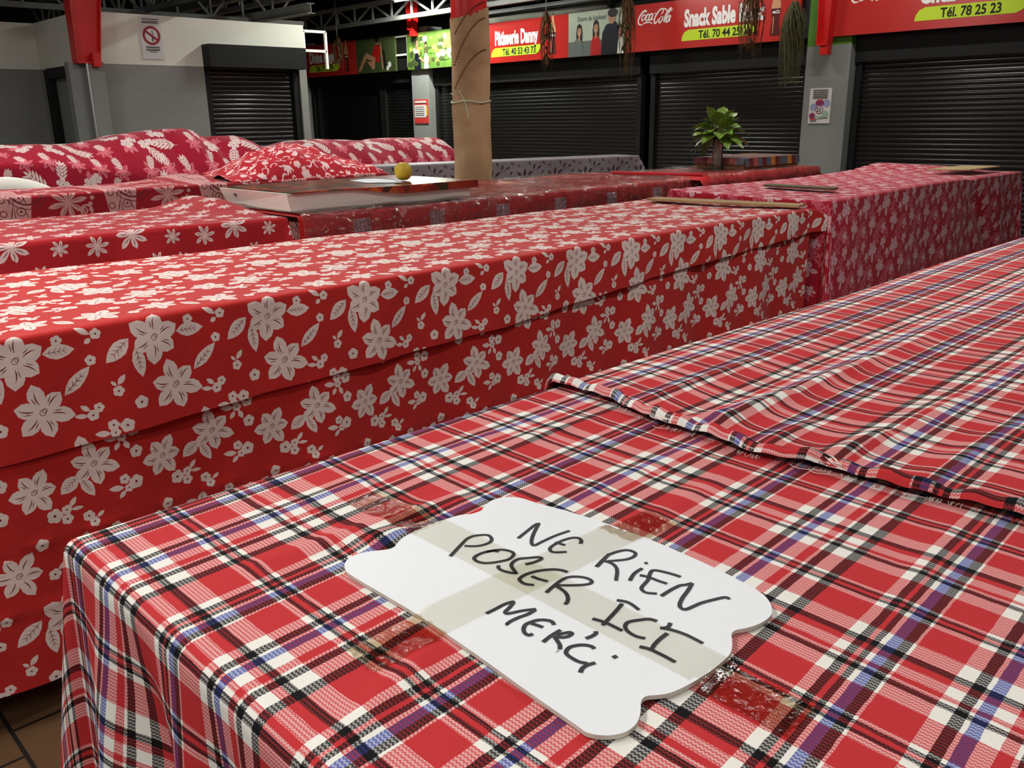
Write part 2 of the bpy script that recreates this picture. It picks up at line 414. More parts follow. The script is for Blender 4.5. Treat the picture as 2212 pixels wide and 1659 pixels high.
def film_mat(name, tint=(1, 1, 1), gloss=.35, rough=.08, bump=.0, bs=8, dist=.02, haze=0):
    mm = bpy.data.materials.new(name); mm.use_nodes = True; t = mm.node_tree; L = t.links.new
    t.nodes.remove(t.nodes['Principled BSDF']); out = t.nodes['Material Output']
    tr = nd(t, 'ShaderNodeBsdfTransparent'); tr.inputs[0].default_value = tuple(tint)+(1,)
    gl = nd(t, 'ShaderNodeBsdfGlossy'); gl.inputs['Roughness'].default_value = rough; gl.inputs[0].default_value = (.95, .95, .92, 1)
    fr = nd(t, 'ShaderNodeFresnel'); fr.inputs[0].default_value = 1.45
    ml = nd(t, 'ShaderNodeMath', operation='MULTIPLY_ADD'); ml.inputs[1].default_value = gloss; ml.inputs[2].default_value = .015
    mx = nd(t, 'ShaderNodeMixShader'); L(fr.outputs[0], ml.inputs[0]); L(ml.outputs[0], mx.inputs[0]); L(tr.outputs[0], mx.inputs[1]); L(gl.outputs[0], mx.inputs[2]); L(mx.outputs[0], out.inputs[0])
    if haze:
        df = nd(t, 'ShaderNodeBsdfDiffuse'); df.inputs[0].default_value = (.8, .8, .76, 1); m3 = nd(t, 'ShaderNodeMixShader'); m3.inputs[0].default_value = haze
        L(tr.outputs[0], m3.inputs[1]); L(df.outputs[0], m3.inputs[2]); L(m3.outputs[0], mx.inputs[1])
    if bump:
        tc = nd(t, 'ShaderNodeTexCoord'); n = nd(t, 'ShaderNodeTexNoise'); n.inputs['Scale'].default_value = bs; n.inputs['Detail'].default_value = 4; n.inputs['Distortion'].default_value = 1.2
        L(tc.outputs['Object'], n.inputs['Vector']); bp = nd(t, 'ShaderNodeBump'); bp.inputs['Strength'].default_value = bump; bp.inputs['Distance'].default_value = dist
        L(n.outputs[0], bp.inputs['Height']); L(bp.outputs[0], gl.inputs['Normal']); L(bp.outputs[0], fr.inputs['Normal'])
    return mm
M_tape = film_mat('clear_tape', (.86, .78, .66), .55, .12, .5, 60, .004)
M_tapecard = film_mat('yellowed_tape', (.98, .972, .915), .30, .22, .15, 25, .002)
M_film = film_mat('clear_film', (.95, .93, .92), 1.0, .10, 1.0, 9, .05, .03)
M_glass = film_mat('vase_glass', (.90, .90, .82), 1.0, .03, haze=.10)

# ---------------------------------------------------------------- room shell
def shell():
    def panel(name, poly, o, e1, e2, n, t, m, blocks=None):
        b = MB(); b.prism(poly, o, e1, e2, n, t); return b
    fm = bpy.data.materials.new('floor_tiles'); fm.use_nodes = True; t = fm.node_tree; b = t.nodes['Principled BSDF']
    tc = nd(t, 'ShaderNodeTexCoord'); mp = nd(t, 'ShaderNodeMapping'); mp.inputs['Rotation'].default_value = (0, 0, PI/2); mp.inputs['Location'].default_value = (2.30, -.405, 0)
    br = nd(t, 'ShaderNodeTexBrick'); br.offset = .43; br.inputs['Scale'].default_value = 1; br.inputs['Brick Width'].default_value = .31; br.inputs['Row Height'].default_value = .31; br.inputs['Mortar Size'].default_value = .006
    br.inputs[1].default_value = lin((108, 78, 50))+(1,); br.inputs[2].default_value = lin((98, 70, 45))+(1,); br.inputs[3].default_value = lin((34, 26, 19))+(1,)
    t.links.new(tc.outputs['Object'], mp.inputs[0]); t.links.new(mp.outputs[0], br.inputs[0]); t.links.new(br.outputs[0], b.inputs['Base Color']); b.inputs['Roughness'].default_value = .55
    f = MB().b2((-4, -4, -.1), (16, 26, 0)).build('floor', fm); struct(f, 'brown ceramic floor tiles with dark grout', 'floor')
    c = MB()
    for i in range(100):                                           # ribbed roof sheets
        x = -4+i*.2; c.b2((x, -4, 4.9 if i % 2 else 4.86), (x+.2, 26, 5.0))
    struct(c.build('ceiling', M_roof), 'dark ribbed roof high above the stalls', 'ceiling')
    # grey block wall material
    gm = bpy.data.materials.new('grey_block_wall'); gm.use_nodes = True; t = gm.node_tree; b = t.nodes['Principled BSDF']; b.inputs['Roughness'].default_value = .75
    tc = nd(t, 'ShaderNodeTexCoord'); mp = nd(t, 'ShaderNodeMapping'); mp.inputs['Rotation'].default_value = (PI/2, 0, 0)
    br = nd(t, 'ShaderNodeTexBrick'); br.inputs['Scale'].default_value = 1; br.inputs['Brick Width'].default_value = .8; br.inputs['Row Height'].default_value = .29; br.inputs['Mortar Size'].default_value = .003
    br.inputs[1].default_value = lin((138, 138, 131))+(1,); br.inputs[2].default_value = lin((135, 135, 128))+(1,); br.inputs[3].default_value = lin((124, 124, 118))+(1,)
    t.links.new(tc.outputs['Object'], mp.inputs[0]); t.links.new(mp.outputs[0], br.inputs[0]); t.links.new(br.outputs[0], b.inputs['Base Color'])
    ZB, ZT = 2.33, 2.94
    w = MB(); w.b2((4.30, 12, 0), (5.80, 12.25, ZB), 0); w.b2((7.28, 12, 0), (7.40, 12.25, ZB), 0); w.b2((4.30, 12, ZB), (7.40, 12.25, ZT), 1); w.b2((7.2, 12.25, 0), (7.4, 15, ZB), 0); w.b2((7.2, 12.25, ZB), (7.4, 15, ZT), 1)
    struct(w.build('wall_left', [gm, M_whitewall]), 'block wall, grey below and white above, with a no smoking poster', 'wall')
    w = MB(); w.b2((4.30, 12.25, 2.34), (4.5, 13.95, ZT), 1); w.b2((4.3, 13.7, 0), (4.5, 13.95, 2.34), 0); w.b2((4.3, 12.25, 0), (4.5, 12.5, 2.34), 0)
    struct(w.build('wall_left_return', [gm, M_whitewall]), 'short white topped wall turning the corner above the dark door', 'wall')
    w = MB(); w.b2((-4, 13.9, 0), (4.3, 14.1, 2.34), 0); w.b2((-4, 13.9, 2.34), (4.3, 14.1, ZT), 1)
    struct(w.build('wall_left_recess', [gm, M_whitewall]), 'set back wall at the far left, grey below and white above', 'wall')
    d = MB(); d.b2((4.28, 12.5, 2.20), (4.40, 13.7, 2.32)); d.b2((4.28, 12.5, 0), (4.40, 12.58, 2.2)); d.b2((4.28, 13.5, 0), (4.40, 13.7, 2.2))
    do = struct(d.build('door_1', M_blackbox), 'dark framed grey door in the left corner', 'door')
    dp = MB().b2((4.36, 12.58, .02), (4.40, 13.5, 2.2)).build('door_panel', M_grey, do)
    h = MB(); h.tube([(4.36, 12.68, 1.0), (4.31, 12.68, 1.0), (4.31, 12.80, 1.0)], .012); h.build('door_handle', M_steel, dp)
    # far wall: piers between the shop fronts and the dark wall behind
    for i, (ya, yb, lab) in enumerate(((5.82, 6.46, 'grey pier with a poster between the snack and rightmost shutters'), (14.82, 15.38, 'grey pier behind the burlap column between two shutters'), (19.6, 20.1, 'narrow grey pier beside the white wall block'), (2.2, 2.9, 'grey pier at the right end of the shop fronts'))):
        p = MB(); zg = 2.49 if i == 0 else 2.62; p.b2((12.0, ya, 0), (12.4, yb, zg), 0); p.b2((12.0, ya, zg), (12.4, yb, 3.4), 1)
        struct(p.build('trim_%d' % (i+1), [M_grey, M_pierg if i == 0 else M_grey]), lab, 'pier')
    p = MB()
    for ya, yb in ((2.9, 5.82), (6.46, 14.82), (15.38, 19.6)): p.b2((12.0, ya, 2.60), (12.3, yb, 3.27))
    struct(p.build('trim_5', M_blackbox), 'dark lintel behind the stall signs over the shutters', 'lintel')
    w = MB(); w.b2((-4, 22, 0), (16, 22.2, 5)); struct(w.build('wall_back', M_roof), 'dark back wall of the hall beyond the white wall block', 'wall')
    w = MB(); w.b2((13.6, -4, 0), (13.8, 26, 5)); struct(w.build('wall_far', M_roof), 'dark wall behind the shop fronts', 'wall')
M_pierg = mat('green_paint', lin((78, 128, 40)), .6, .3, 0, .1)
shell()

# ---------------------------------------------------------------- lamps
for i, (p, ln, deg, wt, c, lab) in enumerate(LAMPS):
    t = thing('fluorescent_lamp', lab, 'lamp', p, 'fluorescent lamps under the roof')  # hall battens and the two added fill lamps share this fixture
    a = math.radians(deg); d = Vector((math.cos(a), math.sin(a), 0)); P = Vector(p)
    hs = MB().bar(P-d*ln/2+Vector((0, 0, .05)), P+d*ln/2+Vector((0, 0, .05)), .14, .06).build('housing', M_lampbody, t)
    tm = mat('lit_tube_%d' % i, (1, 1, 1), .5, emit=c, es=14)
    MB().tube([P-d*ln*.47, P+d*ln*.47], .018, 10).build('tube', tm, hs, True)
    MB().bar(P+Vector((0, 0, .08)), Vector((p[0], p[1], 4.88)), .02).build('hanger', M_steel, t)
    ld = bpy.data.lights.new('lamp_light', 'AREA'); ld.shape = 'RECTANGLE'; ld.size = ln; ld.size_y = .12; ld.energy = wt; ld.color = c
    lo = bpy.data.objects.new('light', ld); COL.objects.link(lo); lo.parent = t; lo.rotation_euler = (0, 0, a); lo.location = (0, 0, -.03)

# ---------------------------------------------------------------- tables under the cloths
def table(name, x0, x1, y0, y1, z, label, inset=.04, M=None):
    c = Vector(((x0+x1)/2, (y0+y1)/2, 0)); t = thing(name, label, 'table', c)
    X0, X1, Y0, Y1 = x0+inset, x1-inset, y0+inset, y1-inset
    b = MB(); b.b2((X0, Y0, z-.034), (X1, Y1, z-.004)); b.build('tabletop', M_tablewood, t)
    for sx in (X0+.06, X1-.06):
        for sy in (Y0+.06, Y1-.06):
            MB().b2((sx-.025, sy-.025, 0), (sx+.025, sy+.025, z-.034)).build('leg', M_steel, t)
    if M is not None:
        t.rotation_euler = (0, 0, M)
    return t

# ---------------------------------------------------------------- plaid table in front
TZ = 1.10
def ridges(lst):
    def f(x, y):
        z = 0
        for (ax, ay, bx, by, h, w) in lst:
            dx, dy = bx-ax, by-ay; t = ((x-ax)*dx+(y-ay)*dy)/(dx*dx+dy*dy); tt = max(0, min(1, t))
            d2 = (x-ax-dx*tt)**2+(y-ay-dy*tt)**2; z += h*math.exp(-d2/(w*w))*(1 if abs(t-.5) < .5 else 1)*(.55+.45*math.sin(PI*tt))
        return z
    return f
table('market_table', .30, 5.2, -.75, 1.10, TZ, 'market table under the plaid cloths')
lowR = ridges([(.42, .872, .70, .852, .007, .018), (.54, .835, .60, .81, .010, .02), (.45, .635, .62, .60, .005, .015), (.33, .55, .47, .60, .006, .02),
               (.85, .62, 1.02, .63, .003, .02), (.85, .30, 1.1, .34, .003, .02), (.36, .98, .9, 1.0, .003, .02), (.82, .74, 1.1, .72, .003, .02), (.9, .95, 1.1, .93, .003, .015)])
def plaid_uv(y_shift=0):
    return lambda u, v: (u+.0125*smooth((.64-u)/.25)-.6639-.03*(v-.26)*smooth((u-.45)/.25)+2.152*2, -(v+.008*smooth((.75-u)/.3)-.044*(u-1.06))+.4998+.2724*10)
def low_top(x, y): return TZ+.002+lowR(x, y)
def low_wave(u, v, a, b):
    if a < 0 and b <= 0:
        k = smooth(-a/.3); q = 1.10-v
        o = k*(.030*math.exp(-((q-.10-.18*-a)/.05)**2)-.028*math.exp(-((q-.19-.30*-a)/.045)**2)+.024*math.exp(-((q-.30-.12*-a)/.05)**2)-.016*math.exp(-((q-.42)/.05)**2)+.014*math.sin(q*19+1)*smooth((q-.4)/.2))
        s = k*.02*math.sin(q*16)
        return (-o, s, 0)
    return (0, 0, 0)
EDGE = [(-.8, 1.17), (.10, 1.16), (.273, 1.149), (.345, 1.150), (.418, 1.134), (.533, 1.136), (.60, 1.118), (.658, 1.114), (.74, 1.132), (.825, 1.128), (.90, 1.150), (.981, 1.168), (1.04, 1.176), (1.09, 1.17), (1.2, 1.15), (1.6, 1.14)]
def edge_x(v): return interp([e[0] for e in EDGE], [e[1] for e in EDGE], v)
us = frange(.30-.78, .30-.06, .016)[:-1]+frange(.24, 1.02, .0085)[:-1]+frange(1.02, 1.34, .02)
vs = frange(-.75-.1, .2, .02)[:-1]+frange(.2, 1.18, .0085)[:-1]+frange(1.18, 1.60, .02)
pc = cloth('plaid_tablecloth', us, vs, [], boxdrape(.30, 9, -.78, 1.10, low_top, r=.020, flare=.13, wave=low_wave, splay=.04), [M_plaid], uvf=plaid_uv())
tag(pc, 'lower plaid cloth under the handwritten card, hanging over the near table end', 'tablecloth', 'plaid cloths on the front table')
upR = ridges([(1.149, .800, 1.231, .766, .012, .03), (1.231, .766, 1.40, .752, .016, .026), (1.40, .752, 1.75, .748, .013, .024), (1.75, .748, 2.3, .76, .006, .03),
              (1.177, .551, 1.33, .539, .014, .022), (1.33, .539, 1.60, .52, .007, .03), (1.14, .655, 1.30, .65, .008, .02), (1.15, .42, 1.5, .40, .008, .025), (1.18, .93, 1.6, .93, .006, .02),
              (2.1, .45, 2.9, .50, .006, .04), (2.0, .2, 3.0, .1, .008, .05), (1.4, .25, 1.9, .22, .006, .03)])
def up_top(x, y):
    w = x-edge_x(y)
    roll = .018*math.sin(PI*min(w, .028)/.028) if w < .028 else 0
    if w < .028: roll = .022*math.sqrt(max(0, 1-((w-.013)/.015)**2))
    lumps = .004*math.sin(y*47)+.003*math.sin(y*113+1)
    ex = .006*math.exp(-((x-2.6)/.5)**2)
    return TZ+.0045+roll*(1+lumps*40)+upR(x, y)*smooth(w/.03)+.010*smooth((x-2.4)/1.0)*math.exp(-((y-1.0)/.35)**2)
ws = [0, .002, .005, .009, .013, .017, .021, .025, .028, .032]+frange(.040, 1.2, .0085)+frange(1.23, 4.1, .03)
def up_drape(f):
    return lambda w, v: f(edge_x(v)+w, v)
vs = frange(-.85, 0, .03)[:-1]+frange(0, 1.16, .0085)[:-1]+frange(1.16, 1.5, .02)
YA = 2*.443-.0
uu = lambda w, v: (edge_x(v)*.0+w+1.14-.6639-.03*(v-.26)+2.152+.055, (v-.443-.02*(w+1.14-1.418))+.2498+.2724*10)
uc = cloth('plaid_tablecloth', ws, vs, [], up_drape(boxdrape(.30, 5.2, -.78, 1.103, up_top, r=.020, flare=.3)), [M_plaid], uvf=uu)
tag(uc, 'upper plaid cloth with a frayed rolled edge spread over the far part of the table', 'tablecloth', 'plaid cloths on the front table')
# loose threads along the frayed edge
M_thread = mat('pale_thread', (.75, .68, .62), .9); M_threadr = mat('red_thread', (.55, .05, .05), .9)
b = MB()
for i in range(260):
    v = R_.uniform(.16, 1.02); x = edge_x(v)+.004; red = math.sin(v*46) > -.1
    L = R_.uniform(.004, .011); a = R_.uniform(-.5, .5)
    p0 = Vector((x, v, TZ+.0075)); p1 = p0+Vector((-L*.6, L*a*.5, -.001)); p2 = p0+Vector((-L, L*a, -.0035))
    b.tube([p0, p1, p2], .0004, 3, 1 if red else 0, False)
for (v, l) in ((.545, .05), (.80, .04), (.40, .03), (.52, .045)):
    pts = [Vector((edge_x(v)+.004-.5*l*math.sin(t*2.6)*(1+.3*math.sin(v*40)), v+l*(t-.3), TZ+.006+.004*math.sin(t*3))) for t in (0, .2, .4, .6, .8, 1)]
    b.tube(spline(pts, 4), .0005, 4, 0)
b.build('frayed_threads', [M_thread, M_threadr], uc)['kind'] = 'stuff'
for (v0, v1) in ((.800, .845), (.505, .55)):
    tw = MB()
    for k in range(16):
        a, e = R_.uniform(0, .35), R_.uniform(.65, 1); ph = R_.uniform(0, 6); am = R_.uniform(.004, .010)
        pts = [Vector((edge_x(lerp(v0, v1, t))+.008+am*math.sin(t*4+ph), lerp(v0, v1, t), TZ+.020+.5*am*math.cos(t*3+ph))) for t in [lerp(a, e, q/5) for q in range(6)]]
        tw.tube(spline(pts, 4), R_.uniform(.0006, .0016), 5, 0 if k % 5 else 1)
    tw.build('twisted_fringe', [M_thread, M_threadr], uc)
# ---------------------------------------------------------------- white card with handwriting
OUT = [[0.703,0.7898],[0.6954,0.7855],[0.6801,0.7873],[0.6683,0.7949],[0.6435,0.7997],[0.6132,0.8011],[0.5807,0.7982],[0.564,0.7912],[0.5545,0.785],[0.5431,0.7866],[0.5238,0.7987],[0.5046,0.8017],[0.4902,0.7943],[0.482,0.7812],[0.4788,0.7636],[0.4798,0.7161],[0.4806,0.6423],[0.4768,0.555],[0.4713,0.4769],[0.468,0.4149],[0.4673,0.4023],[0.4722,0.3925],[0.4797,0.385],[0.4922,0.3792],[0.5064,0.3802],[0.5196,0.3866],[0.5314,0.3951],[0.5406,0.3964],[0.5485,0.3906],[0.5589,0.3843],[0.5785,0.3798],[0.608,0.3769],[0.6333,0.3773],[0.6501,0.3798],[0.6664,0.3886],[0.677,0.3962],[0.6868,0.397],[0.6975,0.3915],[0.7133,0.3865],[0.7306,0.3858],[0.7434,0.39],[0.7581,0.4018],[0.7684,0.4193],[0.7733,0.4433],[0.7796,0.4916],[0.7836,0.5862],[0.7763,0.6839],[0.7636,0.7485],[0.7597,0.777],[0.7451,0.7951],[0.7245,0.7985]]
STR = [[[0.6737,0.694],[0.6936,0.6994],[0.7157,0.7051],[0.7215,0.7026]],[[0.7191,0.7033],[0.6957,0.6891],[0.6788,0.6761],[0.674,0.6671],[0.6895,0.6667],[0.7111,0.6661],[0.7326,0.6627]],[[0.7161,0.6301],[0.7233,0.6352],[0.7251,0.6428],[0.7179,0.6487],[0.7029,0.6514],[0.6864,0.6498],[0.6788,0.6454],[0.6782,0.638],[0.6892,0.6279]],[[0.697,0.6543],[0.6989,0.6477],[0.7002,0.6408]],[[0.6869,0.5793],[0.7043,0.5841],[0.7197,0.5887]],[[0.6862,0.5796],[0.7033,0.5847],[0.7205,0.589]],[[0.7193,0.588],[0.7316,0.5855],[0.7415,0.5808],[0.7445,0.5732],[0.742,0.5669],[0.7332,0.5642],[0.7217,0.5674],[0.7055,0.579]],[[0.7025,0.5841],[0.7048,0.5747],[0.7027,0.5655],[0.6954,0.5565],[0.6778,0.5438]],[[0.6884,0.5329],[0.7045,0.5391],[0.7201,0.5401]],[[0.7311,0.5456],[0.7344,0.5433]],[[0.7346,0.4977],[0.7326,0.5104],[0.7282,0.5244],[0.7231,0.5288],[0.7132,0.5248],[0.7031,0.5193],[0.6871,0.515],[0.6818,0.5104],[0.6811,0.5036],[0.6872,0.4949]],[[0.7057,0.5325],[0.709,0.5238],[0.7101,0.5109],[0.7117,0.4996]],[[0.6862,0.4886],[0.7029,0.4888],[0.7179,0.4874],[0.7238,0.4839],[0.732,0.4808]],[[0.732,0.4808],[0.7183,0.4757],[0.6976,0.4697],[0.6847,0.4637],[0.6811,0.4581],[0.6841,0.4539],[0.7022,0.4507],[0.7145,0.4465],[0.7314,0.4389],[0.7314,0.4333]],[[0.5858,0.7182],[0.6029,0.7261],[0.6184,0.7332],[0.6293,0.7379]],[[0.6293,0.7379],[0.6387,0.7378],[0.6489,0.7322],[0.6536,0.7251],[0.6489,0.7146],[0.6404,0.7107],[0.6287,0.7128],[0.6205,0.7188],[0.6149,0.7261]],[[0.6335,0.6857],[0.6301,0.6922],[0.6196,0.697],[0.6079,0.6972],[0.6014,0.6936],[0.5998,0.6852],[0.6043,0.6758],[0.6167,0.6679],[0.6291,0.6639],[0.6399,0.6674],[0.6439,0.6736],[0.6413,0.6838],[0.6343,0.6909],[0.6224,0.6956]],[[0.6335,0.6414],[0.6431,0.6381],[0.6553,0.6371],[0.6569,0.6421],[0.6469,0.65],[0.6366,0.6562],[0.6265,0.655],[0.6194,0.6497],[0.6139,0.6386],[0.612,0.6346],[0.608,0.6406],[0.6053,0.6502],[0.6063,0.6575],[0.6106,0.6614]],[[0.6543,0.5947],[0.6528,0.6023],[0.6469,0.6111],[0.6332,0.6203],[0.6185,0.6245],[0.6077,0.6235],[0.6035,0.6199],[0.6022,0.6108],[0.6074,0.6016]],[[0.6192,0.6171],[0.6204,0.6079],[0.6237,0.5962]],[[0.6052,0.5811],[0.6203,0.5847],[0.6353,0.5874],[0.6466,0.5865],[0.6552,0.5791],[0.6595,0.5693],[0.6579,0.5618],[0.6519,0.5602],[0.6415,0.5669],[0.6244,0.5836]],[[0.6228,0.5846],[0.6221,0.5752],[0.6195,0.5654],[0.6134,0.5568],[0.6066,0.5518],[0.6017,0.5508]],[[0.6464,0.5169],[0.6507,0.509],[0.651,0.5003],[0.6478,0.4884]],[[0.6452,0.5086],[0.6292,0.5039],[0.6139,0.5002],[0.5991,0.4965]],[[0.6013,0.5118],[0.605,0.4971],[0.6054,0.4763]],[[0.6437,0.4622],[0.6415,0.47],[0.633,0.4763],[0.6222,0.4818],[0.6139,0.4794],[0.6086,0.4719],[0.6075,0.4605],[0.6109,0.4519]],[[0.6507,0.4507],[0.6427,0.448],[0.6356,0.452]],[[0.6362,0.4525],[0.6408,0.4435],[0.644,0.4277],[0.6434,0.4068]],[[0.6333,0.4416],[0.6207,0.4409],[0.6086,0.4389],[0.5999,0.4358]],[[0.5956,0.4471],[0.5991,0.4377],[0.5998,0.4224],[0.5993,0.4076]],[[0.5315,0.5966],[0.5422,0.5961],[0.5559,0.5962],[0.5658,0.5941],[0.5679,0.5919]],[[0.5675,0.5924],[0.5571,0.5879],[0.5479,0.585],[0.5464,0.5815],[0.5508,0.5786],[0.5598,0.5747],[0.5679,0.5699],[0.5739,0.5656]],[[0.5725,0.5652],[0.561,0.5649],[0.5505,0.5671],[0.5397,0.568],[0.5334,0.567],[0.5331,0.5649]],[[0.5654,0.5321],[0.5681,0.5376],[0.5661,0.5437],[0.5603,0.5496],[0.552,0.5523],[0.5451,0.5526],[0.5382,0.5484],[0.5343,0.5427],[0.5342,0.5373],[0.5389,0.5358]],[[0.5502,0.5541],[0.5522,0.5463],[0.5544,0.5368]],[[0.5357,0.5188],[0.5484,0.5207],[0.5635,0.5211]],[[0.5539,0.5182],[0.5599,0.5153],[0.5663,0.5119],[0.5665,0.5086],[0.561,0.5079],[0.5555,0.5104],[0.5502,0.5173]],[[0.5502,0.5173],[0.5468,0.5099],[0.5431,0.5031],[0.5382,0.499]],[[0.5343,0.4986],[0.5343,0.4978]],[[0.5858,0.4945],[0.5831,0.4918],[0.5771,0.4915],[0.5695,0.4931]],[[0.5626,0.4758],[0.5633,0.4811],[0.5597,0.4877],[0.5538,0.4922],[0.5472,0.4944],[0.5404,0.4924],[0.537,0.4885],[0.5359,0.481],[0.5364,0.4719],[0.54,0.4648]],[[0.5246,0.4603],[0.5311,0.4633],[0.5381,0.4632],[0.5459,0.4602]],[[0.5635,0.4538],[0.5687,0.4528]]]
CZ = TZ+.0085
def card_z(x, y): return CZ+.0015+.003*math.exp(-((x-.49)/.03)**2)*0
ct = thing('handwritten_card', 'white scalloped card handwritten NE RIEN POSER ICI MERCI taped on the plaid cloth', 'sign', (.63, .59, CZ))
sm = [(p.x, p.y) for p in spline([(x, y) for x, y in OUT+OUT[:1]], 3)[:-1]]
bmb = MB()
tri = tessellate_polygon([[Vector((x, y, 0)) for x, y in sm]]); n = len(sm)
bmb.add([(x, y, CZ) for x, y in sm], [tuple(q) for q in tri], 0)
bmb.add([(x, y, CZ-.0045) for x, y in sm], [tuple(q)[::-1] for q in tri], 1)
bmb.add([(x, y, CZ-.0004) for x, y in sm]+[(x, y, CZ-.0045) for x, y in sm], [(i, (i+1) % n, (i+1) % n+n, i+n) for i in range(n)], 1)
bmb.add([(x, y, CZ) for x, y in sm]+[(x, y, CZ-.0004) for x, y in sm], [(i, (i+1) % n, (i+1) % n+n, i+n) for i in range(n)], 0)
bmb.build('cardboard', [M_white, M_cardedge], ct)
hb = Board((0, 0, CZ+.0006), (1, 0, 0), (0, 1, 0), (0, 0, 1))
hb.strokes('handwriting', [(s, .0048, .0044, False) for s in STR], M_ink, ct, 0)
# crossing strips of packing tape, over the card and on to the cloth
def strip(name, pa, pb, w, m, zf, nz=40, wr=.0008, seed=1, cut=None):
    A, B = Vector(pa), Vector(pb); d = (B-A); L = d.length; d.normalize(); nn = Vector((-d.y, d.x)); r = random.Random(seed); vs = []; fs = []; q = 9
    for i in range(nz+1):
        for k in range(q):
            p = A+d*L*i/nz+nn*w*(k/(q-1)-.5)
            j = (.002*math.sin(k*2.1+seed)*(1 if i == 0 else (1 if i == nz else 0)))
            p = p+d*j; vs.append((p.x, p.y, zf(p.x, p.y)+r.uniform(-wr, wr)*.5+wr*.5*math.sin(i*.9+k*1.7*seed)))
    for i in range(nz):
        for k in range(q-1): a = i*q+k; fs.append((a, a+1, a+q+1, a+q))
    return MB().add(vs, fs).build(name, m, None, True)
def near_card(x, y):
    ins = False; j = len(sm)-1
    for i in range(len(sm)):
        if (sm[i][1] > y) != (sm[j][1] > y) and x < (sm[j][0]-sm[i][0])*(y-sm[i][1])/(sm[j][1]-sm[i][1])+sm[i][0]: ins = not ins
        j = i
    if ins: return 0
    return min(math.hypot(x-px, y-py) for px, py in sm)
def tape_z(x, y):
    d = near_card(x, y); lowz = TZ+.0035+lowR(x, y)
    return CZ+.0011 if d == 0 else lerp(CZ+.0011, lowz, smooth(d/.016))
def tape(pa, pb, w, label, seed, splits):
    t = thing('packing_tape', label, 'tape', (pa[0], pa[1], CZ), 'tape strips holding the card')
    A, B = Vector(pa), Vector(pb)
    for nm, m, t0, t1 in (('loose_end', M_tape, 0, splits[0]), ('stuck_strip', M_tapecard, splits[0], splits[1]), ('loose_end', M_tape, splits[1], 1)):
        p, q = A.lerp(B, t0), A.lerp(B, t1)
        o = strip(nm, p, q, w, m, tape_z, 14 if m is M_tape else 26, .0012 if m is M_tape else .0002, seed)
        o.parent = t; o.matrix_parent_inverse = Matrix.Translation(-t.location)
tape((.620, .945), (.612, .285), .055, 'lengthwise clear packing tape strip through POSER ICI to both card ends', 1, (.225, .865))
tape((.855, .612), (.395, .628), .055, 'crosswise clear packing tape strip over the card middle, glossy at its near end', 2, (.20, .815))

# ---------------------------------------------------------------- scarlet flower cloths (floral table)
FX0, FX1, FY0, FY1 = -.8, 4.60, 2.39, 3.46
def motifA(ox, oz, fine=True):
    """one repeat of the scarlet print, .349 wide and .70 high"""
    o = []; P = lambda x, z: (ox+x-.567, oz+z)
    def fl(x, z, r, rot, w=.56, **k): c = P(x, z); o.extend(flower(c[0], c[1], r, 6, rot, w, lines=fine, squig=fine, **k))
    def lf(x0, z0, x1, z1, w): a, b = P(x0, z0), P(x1, z1); o.extend(leaf(a[0], a[1], b[0], b[1], w, veins=4 if fine else 0))
    def bl(x, z, r, rot=0): c = P(x, z); o.extend(blossom(c[0], c[1], r, rot))
    def sl(x0, z0, x1, z1, w): a, b = P(x0, z0), P(x1, z1); o.append((petal(a[0], a[1], math.atan2(b[1]-a[1], b[0]-a[0]), math.hypot(b[0]-a[0], b[1]-a[1]), w, .45, 0), 1))
    fl(.567, -.066, .076, -1.72, .62); fl(.609, -.210, .080, 1.78, .54)
    lf(.498, -.056, .430, -.112, .042); lf(.511, -.080, .520, -.168, .036); lf(.631, -.060, .710, -.060, .040); lf(.667, -.178, .739, -.112, .034)
    bl(.669, -.032, .0145); bl(.743, -.097, .0145, .4); bl(.766, -.030, .015, .2); sl(.752, -.03, .716, -.005, .016); sl(.752, -.04, .735, -.052, .014)
    bl(.800, -.193, .0155); sl(.800, -.176, .822, -.150, .016); sl(.797, -.178, .783, -.163, .010)
    bl(.855, -.236, .019, .3); bl(.745, -.228, .014); bl(.728, -.246, .0155, .5); sl(.716, -.246, .682, -.240, .014); sl(.722, -.233, .700, -.214, .014)
    bl(.774, -.284, .016); bl(.809, -.292, .020, .4); bl(.776, -.306, .014); sl(.765, -.306, .724, -.300, .018); sl(.78, -.318, .792, -.345, .016); sl(.768, -.318, .752, -.340, .014)
    fl(.693, -.362, .070, 1.72, .52); fl(.886, -.398, .066, 1.05, .56)
    lf(.650, -.385, .600, -.424, .040); lf(.655, -.392, .683, -.452, .030)
    bl(.810, -.358, .019, .2); bl(.766, -.428, .015); bl(.797, -.445, .021, .3); bl(.775, -.456, .013); sl(.762, -.452, .720, -.446, .018); sl(.765, -.46, .745, -.480, .014)
    bl(.925, -.478, .021); bl(.957, -.470, .014); bl(.955, -.496, .016); sl(.965, -.466, .985, -.440, .014); sl(.968, -.473, 1.0, -.474, .012)
    bl(.881, -.545, .018, .5); fl(.814, -.612, .070, .95, .50); bl(.660, -.505, .016); bl(.672, -.525, .014); sl(.68, -.515, .70, -.50, .012); fl(.640, -.598, .060, .4, .5); lf(.70, -.60, .735, -.665, .032); bl(.725, -.555, .015); bl(.90, -.64, .017); sl(.91, -.63, .94, -.61, .014)
    return o
pA = []
for i in range(-7, 14):
    for j in range(-2, 3):
        fx = .567+.349*i
        if fx < FX0-.4 or fx > 5.0: continue
        pA += motifA(fx, j*.70, fine=True)
pA = [([(x, FY0+z) for x, z in pts], mi) for pts, mi in pA]
HEM = [(-1.7, .33), (.494, .327), (1.127, .304), (2.288, .263), (3.172, .200), (3.643, .178), (4.118, .160), (4.614, .136), (4.90, .112)]
